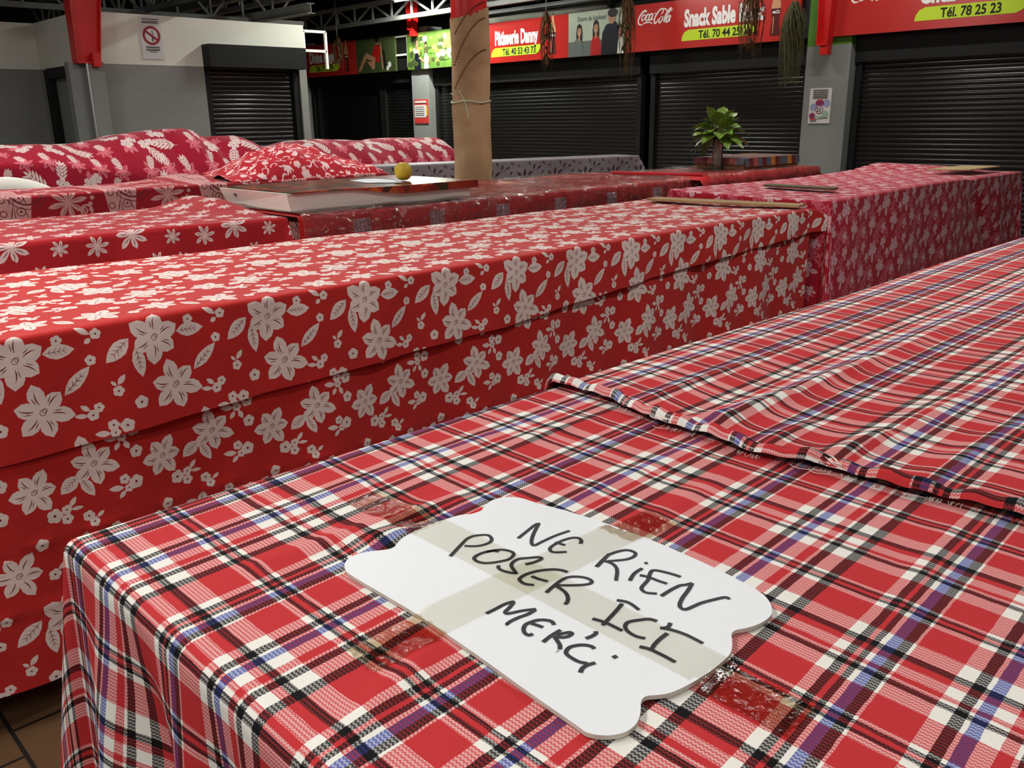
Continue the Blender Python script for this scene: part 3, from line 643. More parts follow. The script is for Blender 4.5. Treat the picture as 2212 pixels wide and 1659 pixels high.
def hem(u): return interp([h[0] for h in HEM], [h[1] for h in HEM], u)
def top_flap(u): return max(0, (u-4.62)*.40)
def fl_wave(u, v, a, b):
    if b < 0:
        q = smooth(-b/.12); return (0, -.006*q*(math.sin(u*9)+.6*math.sin(u*23+1))-.004*q, 0)
    return (0, 0, .003*math.sin(u*5)*math.sin(v*7))
def fl_top(x, y):
    e = .012*math.sin((y-FY0)/(FY1-FY0)*PI)*math.sin(x*2.3+.6)
    return TZ-.004+e*.5
table('market_table', FX0, FX1, FY0, FY1, TZ-.012, 'long table hidden under the scarlet flower printed cloths', .06)
us = frange(FX0-.05, 4.62, .035)+frange(4.65, 4.90, .025)
vs = frange(FY0-.36, FY0-.05, .031)[:-1]+frange(FY0-.05, FY0+.02, .007)[:-1]+frange(FY0+.02, FY1, .05)[:-1]+frange(FY1, FY1+.06, .02)[:-1]+frange(FY1+.06, FY1+.95, .11)  # unseen back drop made long to shade the floor beneath the table
cut = [(u, FY0-hem(u)) for u in frange(FX0-.05, 4.90, .06)]
fdr = boxdrape(FX0, 9, FY0, FY1, fl_top, r=.012, wave=fl_wave, splay=.02)
def fdrape(u, v):
    if u > 4.61:                                               # the free corner hangs on past the end of the table
        p = fdr(4.61, v); k = u-4.61; sag = .25*k
        if v > FY0: return Vector((4.61+.012*min(1, k*30), v, p.z-k))
        return Vector((p.x+k*.97, p.y-.05*smooth(k/.15), p.z-sag*.3))
    return fdr(u, v)
def fkeep(u, v):
    if FY0-v > hem(u): return False
    if u > 4.615: return v < FY0 and FY0-v > top_flap(u)
    return True
fc = cloth('floral_tablecloth', us, vs, pA, fdrape, [M_redA, M_whiteA, M_lineA], keep=fkeep, cuts=[cut], )
tag(fc, 'scarlet cloth with large white flowers over the long middle table top, hem slanting', 'tablecloth', 'scarlet flower cloths')
def skirt_drape(u, v):
    d = FY0-v; k = smooth(d/.5)
    y = FY0-.002+.016*k*math.sin(u*7.5)+.008*k*math.sin(u*19+2)-.004
    pl = -.006*math.exp(-(((d-.54)/.012)**2))-.005*math.exp(-(((d-.72)/.012)**2))
    return Vector((u, y+pl+.010, TZ-.02-d))
us2 = frange(FX0, 4.64, .05); vs2 = frange(FY0-.945, FY0-.02, .03)
pS = [([(x+.02, z) for x, z in pts], mi) for pts, mi in pA]
HB = [(-1.6, .94), (.4, .94), (4.64, .92)]
sc = cloth('floral_skirt', us2, vs2, pS, skirt_drape, [M_redA, M_whiteA, M_lineA])
tag(sc, 'scarlet flower printed skirt hanging down the long middle table front below the slanting hem', 'tablecloth', 'scarlet flower cloths')
lt = MB()
lt.prism([(4.36, 3.33), (4.50, 3.36), (4.63, 2.43), (4.50, 2.40)], (0, 0, TZ+.008), (1, 0, 0), (0, 1, 0), (0, 0, 1), .012)
tag(lt.build('wooden_lath', M_wood), 'flat raw wooden lath lying across the end of the scarlet flower cloth', 'lath', 'wooden laths')

# ---------------------------------------------------------------- table B, red cloth with seven-petal flowers
def motifB(ox, oy):
    o = []; P = [(.10, .09, .085, 7, .3), (.21, .235, .078, 7, 1.0), (.30, .06, .046, 7, .2), (.38, .20, .088, 7, .75), (.06, .30, .048, 7, .6), (.47, .05, .060, 7, .1), (.47, .31, .050, 7, .9)]
    for x, y, r, n, a in P:
        o += flower(ox+x, oy+y, r, n, a, .34, .66, lines=True, squig=False, lw=.05, bend=.12)
    return o
BX0, BX1, BY0, BY1 = -.6, 2.50, 4.42, 5.52
table('market_table', BX0, BX1, BY0, BY1, TZ-.012, 'table under the red cloth with seven petal flowers', .06)
pB = []
for i in range(-2, 8):
    for j in range(-3, 5): pB += motifB(BX0+.54*i+(.27 if j % 2 else 0), BY0-.12+.36*j)
us = frange(BX0, 2.48, .06)+frange(2.49, 2.78, .03); vs = frange(BY0-.85, BY0-.05, .08)[:-1]+frange(BY0-.05, BY0+.03, .01)[:-1]+frange(BY0+.03, BY1, .06)
def b_top(x, y): return TZ-.004+.055*smooth((x-2.20)/.3)*smooth((y-4.55)/.7)+.004*math.sin(x*4+y*3)
def b_wave(u, v, a, b):
    if b < 0: q = smooth(-b/.3); return (0, -.014*q*math.sin(u*8)-.01*q*math.sin(u*15+1), 0)
    return (0, 0, 0)
tag(cloth('floral_tablecloth', us, vs, pB, boxdrape(BX0, 2.51, BY0, 9, b_top, r=.02, flare=.2, wave=b_wave), [M_redB, M_whiteB, M_lineB]), 'red cloth with white seven petal flowers behind the scarlet table at the left', 'tablecloth')

# ---------------------------------------------------------------- tables S and T, deep red cloth under clear film
SX0, SX1, SY0, SY1 = 2.53, 6.45, 4.32, 5.55
table('market_table', SX0, SX1, SY0, SY1, TZ-.012, 'table under the white tray and the deep red patterned cloth', .06)
pS2 = []
def motifS(u, v0):
    o = [(rect(u, v0, u+.115, v0+.16), 3)]
    for r_ in range(5):
        for c_ in range(4):
            x = u+.0145+.0288*c_; y = v0+.016+.032*r_
            o.append(([(x-.010, y), (x, y-.014), (x+.010, y), (x, y+.014)], 4)); o.append(([(x-.006, y), (x, y-.0085), (x+.006, y), (x, y+.0085)], 3))
    for k in range(7):
        x = u+.20+.035*k; y = v0+.10
        o.append(([(x-.017, y), (x, y-.03), (x+.017, y), (x, y+.03)], 2)); o.append(([(x-.011, y), (x, y-.02), (x+.011, y), (x, y+.02)], 0))
        o.append((rect(x-.014, y-.055, x+.012, y-.048), 2))
    return o
for k in range(9): pS2 += motifS(SX0+.36+.565*k, SY0-.21)
for k in range(60):
    x = R_.uniform(SX0, SX1); y = R_.uniform(SY0, SY1-.1); pS2.append((rect(x, y, x+R_.uniform(.04, .2), y+.02), 2))
us = frange(SX0-.0, SX1, .08); vs = frange(SY0-.75, SY0-.04, .06)[:-1]+frange(SY0-.04, SY0+.03, .01)[:-1]+frange(SY0+.03, SY1, .1)
tag(cloth('patterned_tablecloth', us, vs, pS2, boxdrape(SX0, 9, SY0, 9, lambda x, y: TZ-.004, r=.015), [M_redS, M_dkS, M_dkS, M_liS, M_dvS]), 'deep red cloth with lilac lattice patches under clear film beside the white tray', 'tablecloth')
def film(name, x0, x1, y0, y1, dn, z, label, seed, amp=.010):
    r = random.Random(seed); ph = [(r.uniform(2, 9), r.uniform(3, 14), r.uniform(0, 6), r.uniform(.2, 1)) for _ in range(7)]
    def zz(x, y):
        s = sum(w*abs(math.sin(a*x+b*y*.6+c)) for a, b, c, w in ph)/2.6
        return z+.004+amp*s**2
    def wv(u, v, a, b):
        if b < 0: q = smooth(-b/.06); return (0, -q*(.006+.010*abs(math.sin(u*6+1))+.006*abs(math.sin(u*17+v*9))), 0)
        return (0, 0, 0)
    us = frange(x0, x1, .03); vs = frange(y0-dn, y0-.05, .03)[:-1]+frange(y0-.05, y0+.05, .012)[:-1]+frange(y0+.05, y1, .035)
    return tag(cloth(name, us, vs, [], boxdrape(x0, 99, y0, 99, zz, r=.02, wave=wv), [M_film]), label, 'plastic film', 'clear films over the red tables')
film('clear_plastic_film', 2.54, 6.2, SY0-.012, SY1-.03, .24, TZ, 'wrinkled clear plastic film over the deep red patterned cloth', 3)
TX0, TX1, TY0, TY1 = 6.22, 8.20, 4.20, 5.08
table('market_table', TX0, TX1, TY0, TY1, TZ-.002, 'table under the plain red cloth carrying the vase', .06)
us = frange(TX0-.035, TX1+.3, .06); vs = frange(TY0-.6, TY1, .06)
tag(cloth('plain_tablecloth', us, vs, [], boxdrape(TX0, TX1, TY0, 99, lambda x, y: TZ+.014, r=.02, flare=.3), [M_redS]), 'plain red cloth on the far table that carries the vase', 'tablecloth')
film('clear_plastic_film', 6.30, 8.18, TY0-.012, TY1, .10, TZ+.016, 'clear plastic film shining over the plain red cloth below the vase', 5, .008)
rl = MB(); rl.tube(spline([(6.19, 5.12, TZ+.02), (6.2, 4.8, TZ+.022), (6.24, 4.5, TZ+.022), (6.30, 4.24, TZ+.026)], 6), .018, 8)
tag(rl.build('rolled_cloth_edge', M_redB, None, True), 'rolled bright red cloth edge between the film covered tables', 'cloth roll')

# white tray with printed lid
def printed_lid_mat():
    mm = bpy.data.materials.new('tomato_print'); mm.use_nodes = True; t = mm.node_tree; b = t.nodes['Principled BSDF']; b.inputs['Roughness'].default_value = .22
    tc = nd(t, 'ShaderNodeTexCoord'); v = nd(t, 'ShaderNodeTexVoronoi'); v.inputs['Scale'].default_value = 14; v.inputs['Randomness'].default_value = 1; t.links.new(tc.outputs['Object'], v.inputs['Vector'])
    r = nd(t, 'ShaderNodeValToRGB'); r.color_ramp.interpolation = 'EASE'
    cs = [(0, (120, 30, 16)), (.20, (150, 44, 20)), (.34, (30, 44, 20)), (.55, (190, 84, 36)), (.70, (120, 20, 14)), (.85, (36, 66, 26)), (1, (70, 30, 16))]
    for i, (p, c) in enumerate(cs):
        e = r.color_ramp.elements[i] if i < 2 else r.color_ramp.elements.new(p)
        e.position = p; e.color = lin(c)+(1,)
    sp = nd(t, 'ShaderNodeSeparateXYZ'); t.links.new(v.outputs['Color'], sp.inputs[0]); t.links.new(sp.outputs[0], r.inputs[0]); t.links.new(r.outputs[0], b.inputs['Base Color']); return mm
M_lid = printed_lid_mat()
t = thing('cardboard_tray', 'large white cardboard tray with a tomato printed lid on the deep red table', 'box', (3.2, 5.0, TZ+.006))
z0, z1 = TZ+.012, TZ+.112
b = MB(); q = [(2.585, 4.47), (3.87, 4.40), (3.90, 5.20), (2.60, 5.24)]; q2 = [(2.555, 4.45), (3.86, 4.37), (3.90, 5.22), (2.555, 5.26)]
b.add([(x, y, z0) for x, y in q]+[(x, y, z1) for x, y in q2], [(0, 1, 2, 3), (4, 7, 6, 5), (0, 4, 5, 1), (1, 5, 6, 2), (2, 6, 7, 3), (3, 7, 4, 0)])
b.build('tray_body', M_plastic, t)
b = MB(); N = 24; vs = []; fs = []
for i in range(N+1):
    k = i/N; x = lerp(2.575, 3.90, k); yf = lerp(4.425, 4.35, k); dr = .004+.044*smooth((k-.25)/.35); sg = .006*math.sin(k*9)
    vs += [(x, yf-.006, z1+.006-dr+sg*.4), (x, yf, z1+.006+sg*.3), (x, 4.85, z1+.008), (x, 5.25, z1+.007)]
for i in range(N):
    for k in range(3): a = i*4+k; fs.append((a, a+1, a+5, a+4))
b.add(vs, fs); lo = b.build('printed_lid', M_lid, t)
md = lo.modifiers.new('s', 'SOLIDIFY'); md.thickness = .003
b = MB(); b.box((2.572, 5.08, z0+.066), (.012, .03, .012)); b.build('printed_mark', M_ink, t)
mf = mat('yellow_rind', lin((206, 172, 44)), .45, .4, 0, .16, 9, .25, 90)
t = thing('citrus_fruit', 'yellow round citrus fruit on the tomato printed lid', 'fruit', (3.541, 4.671, z1+.012))
b = MB(); pr = [(.001, 0), (.022, .002), (.040, .012), (.053, .032), (.0575, .056), (.054, .080), (.043, .099), (.024, .111), (.008, .1125), (.001, .1115)]
b.lathe(pr, t.location, 28); b.build('rind', mf, t, True)
b = MB(); b.lathe([(.006, 0), (.005, .004), (.001, .005)], t.location+Vector((0, 0, .1115)), 8); b.build('stem_scar', mat('stem_brown', lin((96, 84, 36))), t, True)
b = MB(); vs = []; fs = []
for i in range(9):
    for k in range(7):
        a, c = i/8, k/6; P = Vector((3.27, 4.71, 0)).lerp(Vector((3.33, 4.98, 0)), c).lerp(Vector((3.43, 4.52, 0)).lerp(Vector((3.53, 4.76, 0)), c), a)
        vs.append((P.x, P.y, z1+.0105+.010*math.sin(PI*a)*c))
for i in range(8):
    for k in range(6): q = i*7+k; fs.append((q, q+1, q+8, q+7))
b.add(vs, fs); po = b.build('paper_sheet', mat('bluish_paper', (.80, .84, .88), .6), None, True); po.modifiers.new('s', 'SOLIDIFY').thickness = .0006
tag(po, 'loose white paper sheet beside the citrus fruit on the printed lid', 'paper')

# ---------------------------------------------------------------- table C, tapa print, with the cloth mound E on its end
CX0, CX1, CY0, CY1 = -.2, 5.30, 7.27, 8.05
table('market_table', CX0, CX1, CY0, CY1, TZ-.012, 'table under the band printed red cloth', .06)
def motifC(ox, oy):
    o = [([(ox+.03, oy), (ox+.27, oy), (ox+.25, oy+.2), (ox+.29, oy+.42), (ox+.02, oy+.42), (ox+.05, oy+.22)], 1)]
    for k in range(4):
        o.append((ring(ox+.075, oy+.06+.1*k, .026, .007, 12), 2)); o.append((stroke(ox+.12, oy+.02+.1*k, 1.3, 0, .1, .008), 2))
        o.append((ring(ox+.195, oy+.07+.1*k, .034, .006, 12), 2)); o.append((circle(ox+.195, oy+.07+.1*k, .010, 6), 2)); o.append((stroke(ox+.15, oy+.01+.1*k, 1.57, 0, .1, .006), 2)); o.append((stroke(ox+.24, oy+.02+.1*k, 1.9, 0, .08, .007), 2))
    o.append((ring(ox+.25, oy+.02, .13, .012, 20), 2)); o.append((ring(ox+.25, oy+.02, .16, .006, 20), 2))
    for x, y, r, a in ((.36, .12, .13, .5), (.53, .31, .15, .2)):
        o += flower(ox+x, oy+y, r, 8, a, .27, .6, lines=(x > .5), squig=False, lw=.03, li=2)
    o.append((ring(ox+.66, oy+.24, .05, .016, 14), 1)); o.append((ring(ox+.64, oy+.24, .03, .010, 12), 1))
    for k in range(9): o.append((circle(ox+.70+.012*math.sin(k*2), oy+.02+.045*k, .018, 6), 1))
    return o
pC = []
for i in range(8):
    for j in range(-2, 3): pC += motifC(CX0-.38+.78*i, CY0+.03+.42*j)
us = frange(CX0, CX1+.25, .08); vs = frange(CY0-.7, CY0-.04, .06)[:-1]+frange(CY0-.04, CY0+.03, .012)[:-1]+frange(CY0+.03, CY1+.06, .06)
def c_top(x, y): return TZ+.004*math.sin(x*3+y*5)+.05*math.exp(-((x-3.55)/.30)**2)*smooth((y-7.4)/.4)
tag(cloth('tapa_print_cloth', us, vs, pC, boxdrape(CX0, CX1, CY0, 9, c_top, r=.02, flare=.25, wave=lambda u, v, a, b: (0, -.012*smooth(-b/.3)*math.sin(u*7), 0) if b < 0 else (0, 0, 0)), [M_redC, M_pinkC, M_lineB]), 'red cloth with pale bands and long petalled flowers on the table before the white chair', 'tablecloth')
def scroll(cx, cy, r, a0, turn, w, mi=1):
    pts = []
    for k in range(9):
        t = k/8; q = r*(1-.8*t); a = a0+turn*t*5.2; pts.append((cx+q*math.cos(a), cy+q*math.sin(a)))
    return (ribbon(pts, w, w*.5, True, 3), mi)
pE = []
for i in range(17):
    for j in range(14):
        ox = 3.60+.115*i+(.06 if j % 2 else 0)+R_.uniform(-.015, .015); oy = .11*j+R_.uniform(-.015, .015); a = R_.uniform(0, 6); k = (i+2*j) % 4
        if k == 0: pE += flower(ox, oy, .040, 5, a, .80, .7, True, False, lw=.05)
        elif k == 3:
            for q in range(5): pE.append((petal(ox, oy, a+(q-2)*.5, .080-.010*abs(q-2), .024, .6), 1))
        else: pE.append(scroll(ox, oy, .046, a, 1 if k == 1 else -1, .015))
        pE.append((petal(ox+.04*math.cos(a+2), oy+.04*math.sin(a+2), a+2.6, .05, .016, .5, bend=.3), 1))
EPX = [3.60, 3.72, 3.92, 4.12, 4.31, 4.51, 4.76, 4.91, 5.12, 5.29, 5.38, 5.42]
EPZ = [.02, .03, .13, .215, .262, .272, .232, .14, .10, .058, -.03, -.30]
def e_drape(u, v):                       # v runs over the mound from its front foot to the back
    h = interp(EPX, EPZ, u); hh = sum(interp(EPX, EPZ, u+d) for d in (-.08, -.04, 0, .04, .08))/5
    t = v/1.5; y = 7.29+.84*t; prof = min(1, math.sin(PI*min(max(t*1.05, 0), 1))**.55*1.04)
    z = TZ+.012+max(hh, -.25)*(prof if hh > 0 else 1)+.014*math.sin(u*17+v*8)*prof+.010*math.sin(u*31-v*13)*prof
    y -= .05*prof*math.sin(u*5)
    if t < .06: z -= .06*(1-t/.06)*(1 if u > 4.0 else .2); y -= .03*(1-t/.06)
    return Vector((u, y, z))
tag(cloth('scroll_print_cloth', frange(3.66, 5.42, .035), frange(0, 1.5, .04), pE, e_drape, [M_redE, M_pinkE, M_lineE]), 'bright red and white scroll printed cloth draped over a mound behind the white tray', 'cloth cover')

# white plastic chair behind table C
t = thing('plastic_chair', 'white plastic chair whose rounded back shows behind the band printed cloth', 'chair', (2.05, 8.42, 0))
b = MB(); vs = []; fs = []; N = 20
for i in range(N+1):
    a = -1+2*i/N; x = 2.13+.41*a; zt = 1.185-.115*abs(a)**2.4; yy = 8.46-.10*a*a
    for (dy, z) in ((0, zt-.30), (.012, zt-.08), (.022, zt-.012), (.034, zt), (.05, zt-.012), (.045, zt-.08), (.03, zt-.30)): vs.append((x, yy+dy-.05, z))
for i in range(N):
    for k in range(6): q = i*7+k; fs.append((q, q+1, q+8, q+7))
    fs.append((i*7+6, i*7, i*7+7, i*7+13))
fs += [tuple(range(7)), tuple(N*7+k for k in range(6, -1, -1))]
b.add(vs, fs).build('backrest', M_plastic, t, True)
b = MB().b2((1.80, 8.12, .42), (2.46, 8.40, .455)); b.build('seat', M_plastic, t)
for x in (1.83, 2.43):
    for (ya, yb) in ((8.14, 8.12), (8.40, 8.44)):
        MB().bar((x, ya, .43), (x+(.03 if x > 2 else -.03), yb, 0), .04).build('leg', M_plastic, t)
    MB().bar((x, 8.42, .44), (x, 8.43, .90), .04).build('back_post', M_plastic, t)

# ---------------------------------------------------------------- table D with the long covered heap
table('market_table', 1.2, 5.5, 8.92, 10.1, TZ-.02, 'table under the long covered heap of goods', .06)
DX = [1.0, 2.455, 2.899, 3.113, 3.406, 3.502, 3.763, 3.934, 4.209, 4.334, 4.429, 4.504, 4.552, 4.78, 4.941, 5.105, 5.34, 5.588, 5.903, 6.363, 6.638, 6.854, 7.606, 7.758, 7.914, 8.0]
DZ = [-.17, -.172, -.181, -.179, -.142, -.109, -.082, -.063, -.054, -.08, -.149, -.185, -.142, -.142, -.196, -.266, -.274, -.219, -.206, -.234, -.247, -.218, -.231, -.36, -.505, -.60]
FXs = [1.0, 2.3, 2.68, 3.0, 3.3, 3.74, 5, 8]; FZ = [-.33, -.33, -.34, -.40, -.45, -.50, -.52, -.52]
def d_drape(u, v):                       # v: 0 front hem, .45 table edge fold, 1.0 top ridge, 1.5 back
    zt = EYE+interp(DX, DZ, u); zf = EYE+interp(FXs, FZ, u); zf = min(zf, zt-.015)
    crease = math.exp(-((u-(4.0-.12*(1-v)))/.035)**2)+.8*math.exp(-((u-(4.30+.10*(1.0-v)))/.05)**2)+.5*math.exp(-((u-(4.52+.1*(1-v)))/.05)**2)
    if v < .45: t = v/.45; return Vector((u, 8.88+.02*math.sin(u*6)*(1-t), zf-.45*(1-t)))
    if v < 1.0:
        t = (v-.45)/.55; bul = .05*math.sin(PI*t)
        y = 8.88+.52*t; z = lerp(zf, zt, math.sin(t*PI/2)**.9)
        return Vector((u, y-bul*.7+.055*crease*math.sin(PI*t**.7), z+.02*math.sin(u*9+2)*math.sin(PI*t)-.02*crease*(1 if t < .97 else 0)*t))
    t = (v-1.0)/.6; return Vector((u, 9.40+.65*t, zt-.05*t*t-(.35*max(0, t-.6))))
def fern(x, y, a, L, mi=1):
    o = [(petal(x, y, a, L, L*.06, .4), mi)]
    for k in range(5):
        q = .10+.155*k; l = L*.44*(1-abs(q-.35)*.8)
        for s in (-1, 1): o.append((petal(x+L*q*math.cos(a), y+L*q*math.sin(a), a+s*.72, l, L*.092, .45), mi))
    o.append((petal(x+L*.74*math.cos(a), y+L*.74*math.sin(a), a, L*.30, L*.09, .5), mi)); return o
def hib(x, y, r, a): return flower(x, y, r, 5, a, .74, .78, True, False, lw=.06, mi=1, li=3, lens=(1, .95, 1, .92, .97, 1, 1))+[(circle(x, y, r*.13, 7), 3)]
def motifD(x, y, k):
    a = R_.uniform(-.6, .6)+(PI/2 if R_.random() < .7 else -PI/2); o = []
    if k == 0: o += fern(x, y, a, .20, 1)+hib(x-.03*math.cos(a), y-.03*math.sin(a), .064, a)+hib(x+.06, y-.07*math.sin(a), .052, a+1)
    elif k == 1: o += fern(x-.1*math.cos(a+.8), y-.1*math.sin(a+.8), a+.8, .25, 1)
    elif k == 2: o += flower(x, y-.03, .095, 7, a, .40, .5, True, False, lw=.10, mi=2, li=0)+fern(x, y-.02, PI/2+.2*a, .14, 1)
    else: o += [(petal(x, y, a+.5*(q-1), .13, .045), 2) for q in range(3)]+hib(x, y, .068, a)+hib(x+.068, y+.06, .054, a+.5)
    return o
pD = []
for i in range(31):
    for j in range(7): pD += motifD(1.1+.228*i+(.11 if j % 2 else 0)+R_.uniform(-.03, .03),   .08+.215*j+R_.uniform(-.03, .03), (i*2+j*3+i*j) % 4)
tag(cloth('hibiscus_print_cloth', frange(1.0, 8.0, .045), frange(0, 1.6, .05), pD, d_drape, [M_redD, M_whiteD, M_pinkD, M_lineD]), 'long crimson hibiscus and fern printed cloth over a heap before the grey wall', 'cloth cover')

# ---------------------------------------------------------------- grey lilac table G (turned a little)
ga = math.radians(-13.5); GM = Matrix.Translation((5.60, 8.50, 0)) @ Matrix.Rotation(ga, 4, 'Z')
def motifG(x, y):
    o = []
    for dx, dy, a, L in ((0, 0, 1.4, .11), (.05, .02, .7, .09), (-.05, .01, 2.2, .08), (.14, .09, 1.2, .08), (.20, .10, .5, .07), (.10, .14, 2.0, .06), (.26, .03, 1.0, .06)):
        o.append((petal(x+dx, y+dy, a, L, L*.36, .5), 1)); o.append((stroke(x+dx, y+dy, a+PI, 0, L*.6, .006), 1))
    o.append((ribbon([(x-.02, y-.05), (x+.08, y+.02), (x+.16, y+.08), (x+.24, y+.07)], .005, .003, False), 2))
    o += [(petal(x+.33, y+.15, 2.6, .07, .035), 2), (petal(x+.36, y+.13, .3, .06, .03), 2), (petal(x+.4, y+.02, 1.0, .05, .02), 2)]
    return o
pG = []
for i in range(10):
    for j in range(4): pG += motifG(.05+.46*i+(.1 if j % 2 else 0), -.22+.30*j)
tb = table('market_table', 0, 4.15, 0, .45, TZ-.012, 'table under the grey lilac cloth with dark leaf sprigs', .06)
tb.location = GM @ Vector((2.075, .225, 0)); tb.rotation_euler = (0, 0, ga)
us = frange(-.2, 4.40, .08); vs = frange(-.26, -.04, .04)[:-1]+frange(-.04, .03, .012)[:-1]+frange(.03, .52, .1)
tag(cloth('sprig_print_cloth', us, vs, pG, boxdrape(0, 4.15, 0, .47, lambda x, y: TZ, r=.02, flare=.4, M=GM, wave=lambda u, v, a, b: (0, -.012*smooth(-b/.2)*math.sin(u*6), 0) if b < 0 else (0, 0, 0)), [M_greyG, M_leafG, M_leafG2]), 'grey lilac cloth with dark leaf sprigs on the far table behind the burlap column', 'tablecloth')

# ---------------------------------------------------------------- table R, rose orchid print
RZ = 1.14; RX0, RX1, RY0, RY1 = 4.74, 7.92, 2.34, 3.42
table('market_table', RX0, RX1, RY0, RY1, RZ-.012, 'tall covered table under the rose orchid printed cloth', .06)
def orchid(x, y, r, a=0, mi=1, li=3):
    o = []
    for da, L, w in ((1.15, 1.0, .42), (1.99, 1.0, .42), (.05, .82, .72), (3.09, .82, .72), (-1.57, 1.12, .46)):
        o.append((petal(x, y, a+da, r*L, r*w, .55), mi)); o.append((stroke(x, y, a+da, r*.2, r*L*.75, r*.05), li))
    return o
def motifR(ox, oy):
    o = []
    for x, y, a in ((.03, .05, .3), (.16, .14, 1.2), (.10, .24, 2.5), (.24, .03, 4), (.20, .27, 5)):
        o.append(scroll(ox+x, oy+y, .045, a, 1, .010, 2)); o += [(petal(ox+x, oy+y, a+q*1.05, .05, .016), 2) for q in range(5)]
    o.append((ribbon([(ox-.02, oy+.1), (ox+.07, oy+.16), (ox+.15, oy+.1), (ox+.27, oy+.18)], .009, .006, True), 2))
    o += orchid(ox+.06, oy+.17, .068, .15)+orchid(ox+.17, oy+.06, .060, -.2)+orchid(ox+.19, oy+.21, .042, .3)+orchid(ox+.05, oy+.03, .036, -.3)+orchid(ox+.25, oy+.14, .034, .1)
    return o
pR = []
for i in range(-1, 14):
    for j in range(-4, 5): pR += motifR(RX0-.30+.27*i+(.13 if j % 2 else 0), RY0+.02+.275*j)
def r_top(x, y): return RZ+.010*math.sin(x*2.1+1)*math.sin(y*3)+.035*math.exp(-((x-7.75)/.35)**2)*smooth((y-2.5)/.4)-.012*math.exp(-((x-6.9)/.12)**2)*smooth((2.7-y)/.3)
def r_wave(u, v, a, b):
    if b < 0 and a == 0:
        q = smooth(-b/.2); pk = math.exp(-((u-6.85-.9*(-b))/.10)**2); p2 = math.exp(-((u-7.35-.3*(-b))/.08)**2)
        return (0, q*(.045*pk-.03*p2-.010*math.sin(u*8)), 0)
    if a < 0 and b == 0: q = smooth(-a/.2); return (-.012*q*math.sin(v*14), 0, 0)
    return (0, 0, 0)
us = frange(RX0-.85, RX0-.04, .06)[:-1]+frange(RX0-.04, RX0+.03, .012)[:-1]+frange(RX0+.03, RX1+.5, .055)
vs = frange(RY0-.92, RY0-.04, .05)[:-1]+frange(RY0-.04, RY0+.03, .012)[:-1]+frange(RY0+.03, RY1+.1, .06)
tag(cloth('orchid_print_cloth', us, vs, pR, boxdrape(RX0, RX1, RY0, RY1, r_top, r=.018, flare=.10, wave=r_wave), [M_redR, M_pinkR, M_lineR, M_dkR]), 'dark red cloth crowded with rose pink orchids over the tall table at the right', 'tablecloth')
lt = MB(); lt.prism([(5.20, 3.03), (5.32, 3.06), (5.28, 2.56), (5.17, 2.54)], (0, 0, RZ+.012), (1, 0, 0), (0, 1, 0), (0, 0, 1), .012)
tag(lt.build('wooden_lath', mat('dark_wood', lin((92, 84, 58)), .7, .2, 0, .2, 12)), 'short dark lath lying on top of the rose orchid cloth', 'lath', 'wooden laths')
cb = MB(); cb.prism([(7.1, 2.75), (7.75, 2.72), (7.8, 2.45), (7.2, 2.47)], (0, 0, RZ+.032), (1, 0, 0), (0, 1, 0), (0, 0, 1), .008)
tag(cb.build('cardboard_sheet', mat('tan_cardboard', lin((196, 170, 124)), .8, .2, 0, .15, 10)), 'flat tan cardboard sheet on the far end of the rose orchid cloth', 'cardboard')

# ---------------------------------------------------------------- vase of croton leaves and the striped cover on table T
VZ = TZ+.026; vb = Vector((7.06, 4.60, VZ))
t = thing('leaf_vase', 'glass vase of green and yellow croton leaves on the far red table', 'vase', vb)
b = MB(); pr = [(.046, 0), (.050, .004), (.047, .06), (.045, .14), (.047, .22), (.054, .285), (.051, .285), (.044, .22), (.042, .14), (.043, .06), (.042, .012), (.001, .012)]
b.lathe(pr, vb, 24); b.build('glass', M_glass, t, True)
b = MB(); b.lathe([(.001, .013), (.041, .013), (.041, .10), (.001, .10)], vb, 16); b.build('water', film_mat('cloudy_water', (.72, .70, .55), .3, .05), t, True)
stm = mat('leaf_stem', lin((110, 118, 62)), .6); sb = MB()
lm = bpy.data.materials.new('croton_leaf'); lm.use_nodes = True; q = lm.node_tree; bs = q.nodes['Principled BSDF']; bs.inputs['Roughness'].default_value = .35
uvn = nd(q, 'ShaderNodeUVMap', uv_map='UVMap'); spn = nd(q, 'ShaderNodeSeparateXYZ'); q.links.new(uvn.outputs[0], spn.inputs[0])
ab = nd(q, 'ShaderNodeMath', operation='ABSOLUTE'); q.links.new(spn.outputs[1], ab.inputs[0])
w1 = nd(q, 'ShaderNodeMath', operation='MULTIPLY_ADD'); w1.inputs[1].default_value = -.55; q.links.new(ab.outputs[0], w1.inputs[0]); q.links.new(spn.outputs[0], w1.inputs[2])
m1 = nd(q, 'ShaderNodeMath', operation='MULTIPLY'); m1.inputs[1].default_value = 9; q.links.new(w1.outputs[0], m1.inputs[0])
f1 = nd(q, 'ShaderNodeMath', operation='PINGPONG'); f1.inputs[1].default_value = .5; q.links.new(m1.outputs[0], f1.inputs[0])
nz = nd(q, 'ShaderNodeTexNoise'); nz.inputs['Scale'].default_value = 4; q.links.new(uvn.outputs[0], nz.inputs['Vector'])
ad = nd(q, 'ShaderNodeMath', operation='MULTIPLY_ADD'); ad.inputs[1].default_value = .9; q.links.new(nz.outputs[0], ad.inputs[0]); q.links.new(f1.outputs[0], ad.inputs[2])
rp = nd(q, 'ShaderNodeValToRGB'); rp.color_ramp.elements[0].position = .40; rp.color_ramp.elements[0].color = lin((192, 196, 88))+(1,); rp.color_ramp.elements[1].position = .60; rp.color_ramp.elements[1].color = lin((88, 124, 44))+(1,)
q.links.new(ad.outputs[0], rp.inputs[0]); q.links.new(rp.outputs[0], bs.inputs['Base Color'])
lr = random.Random(11)
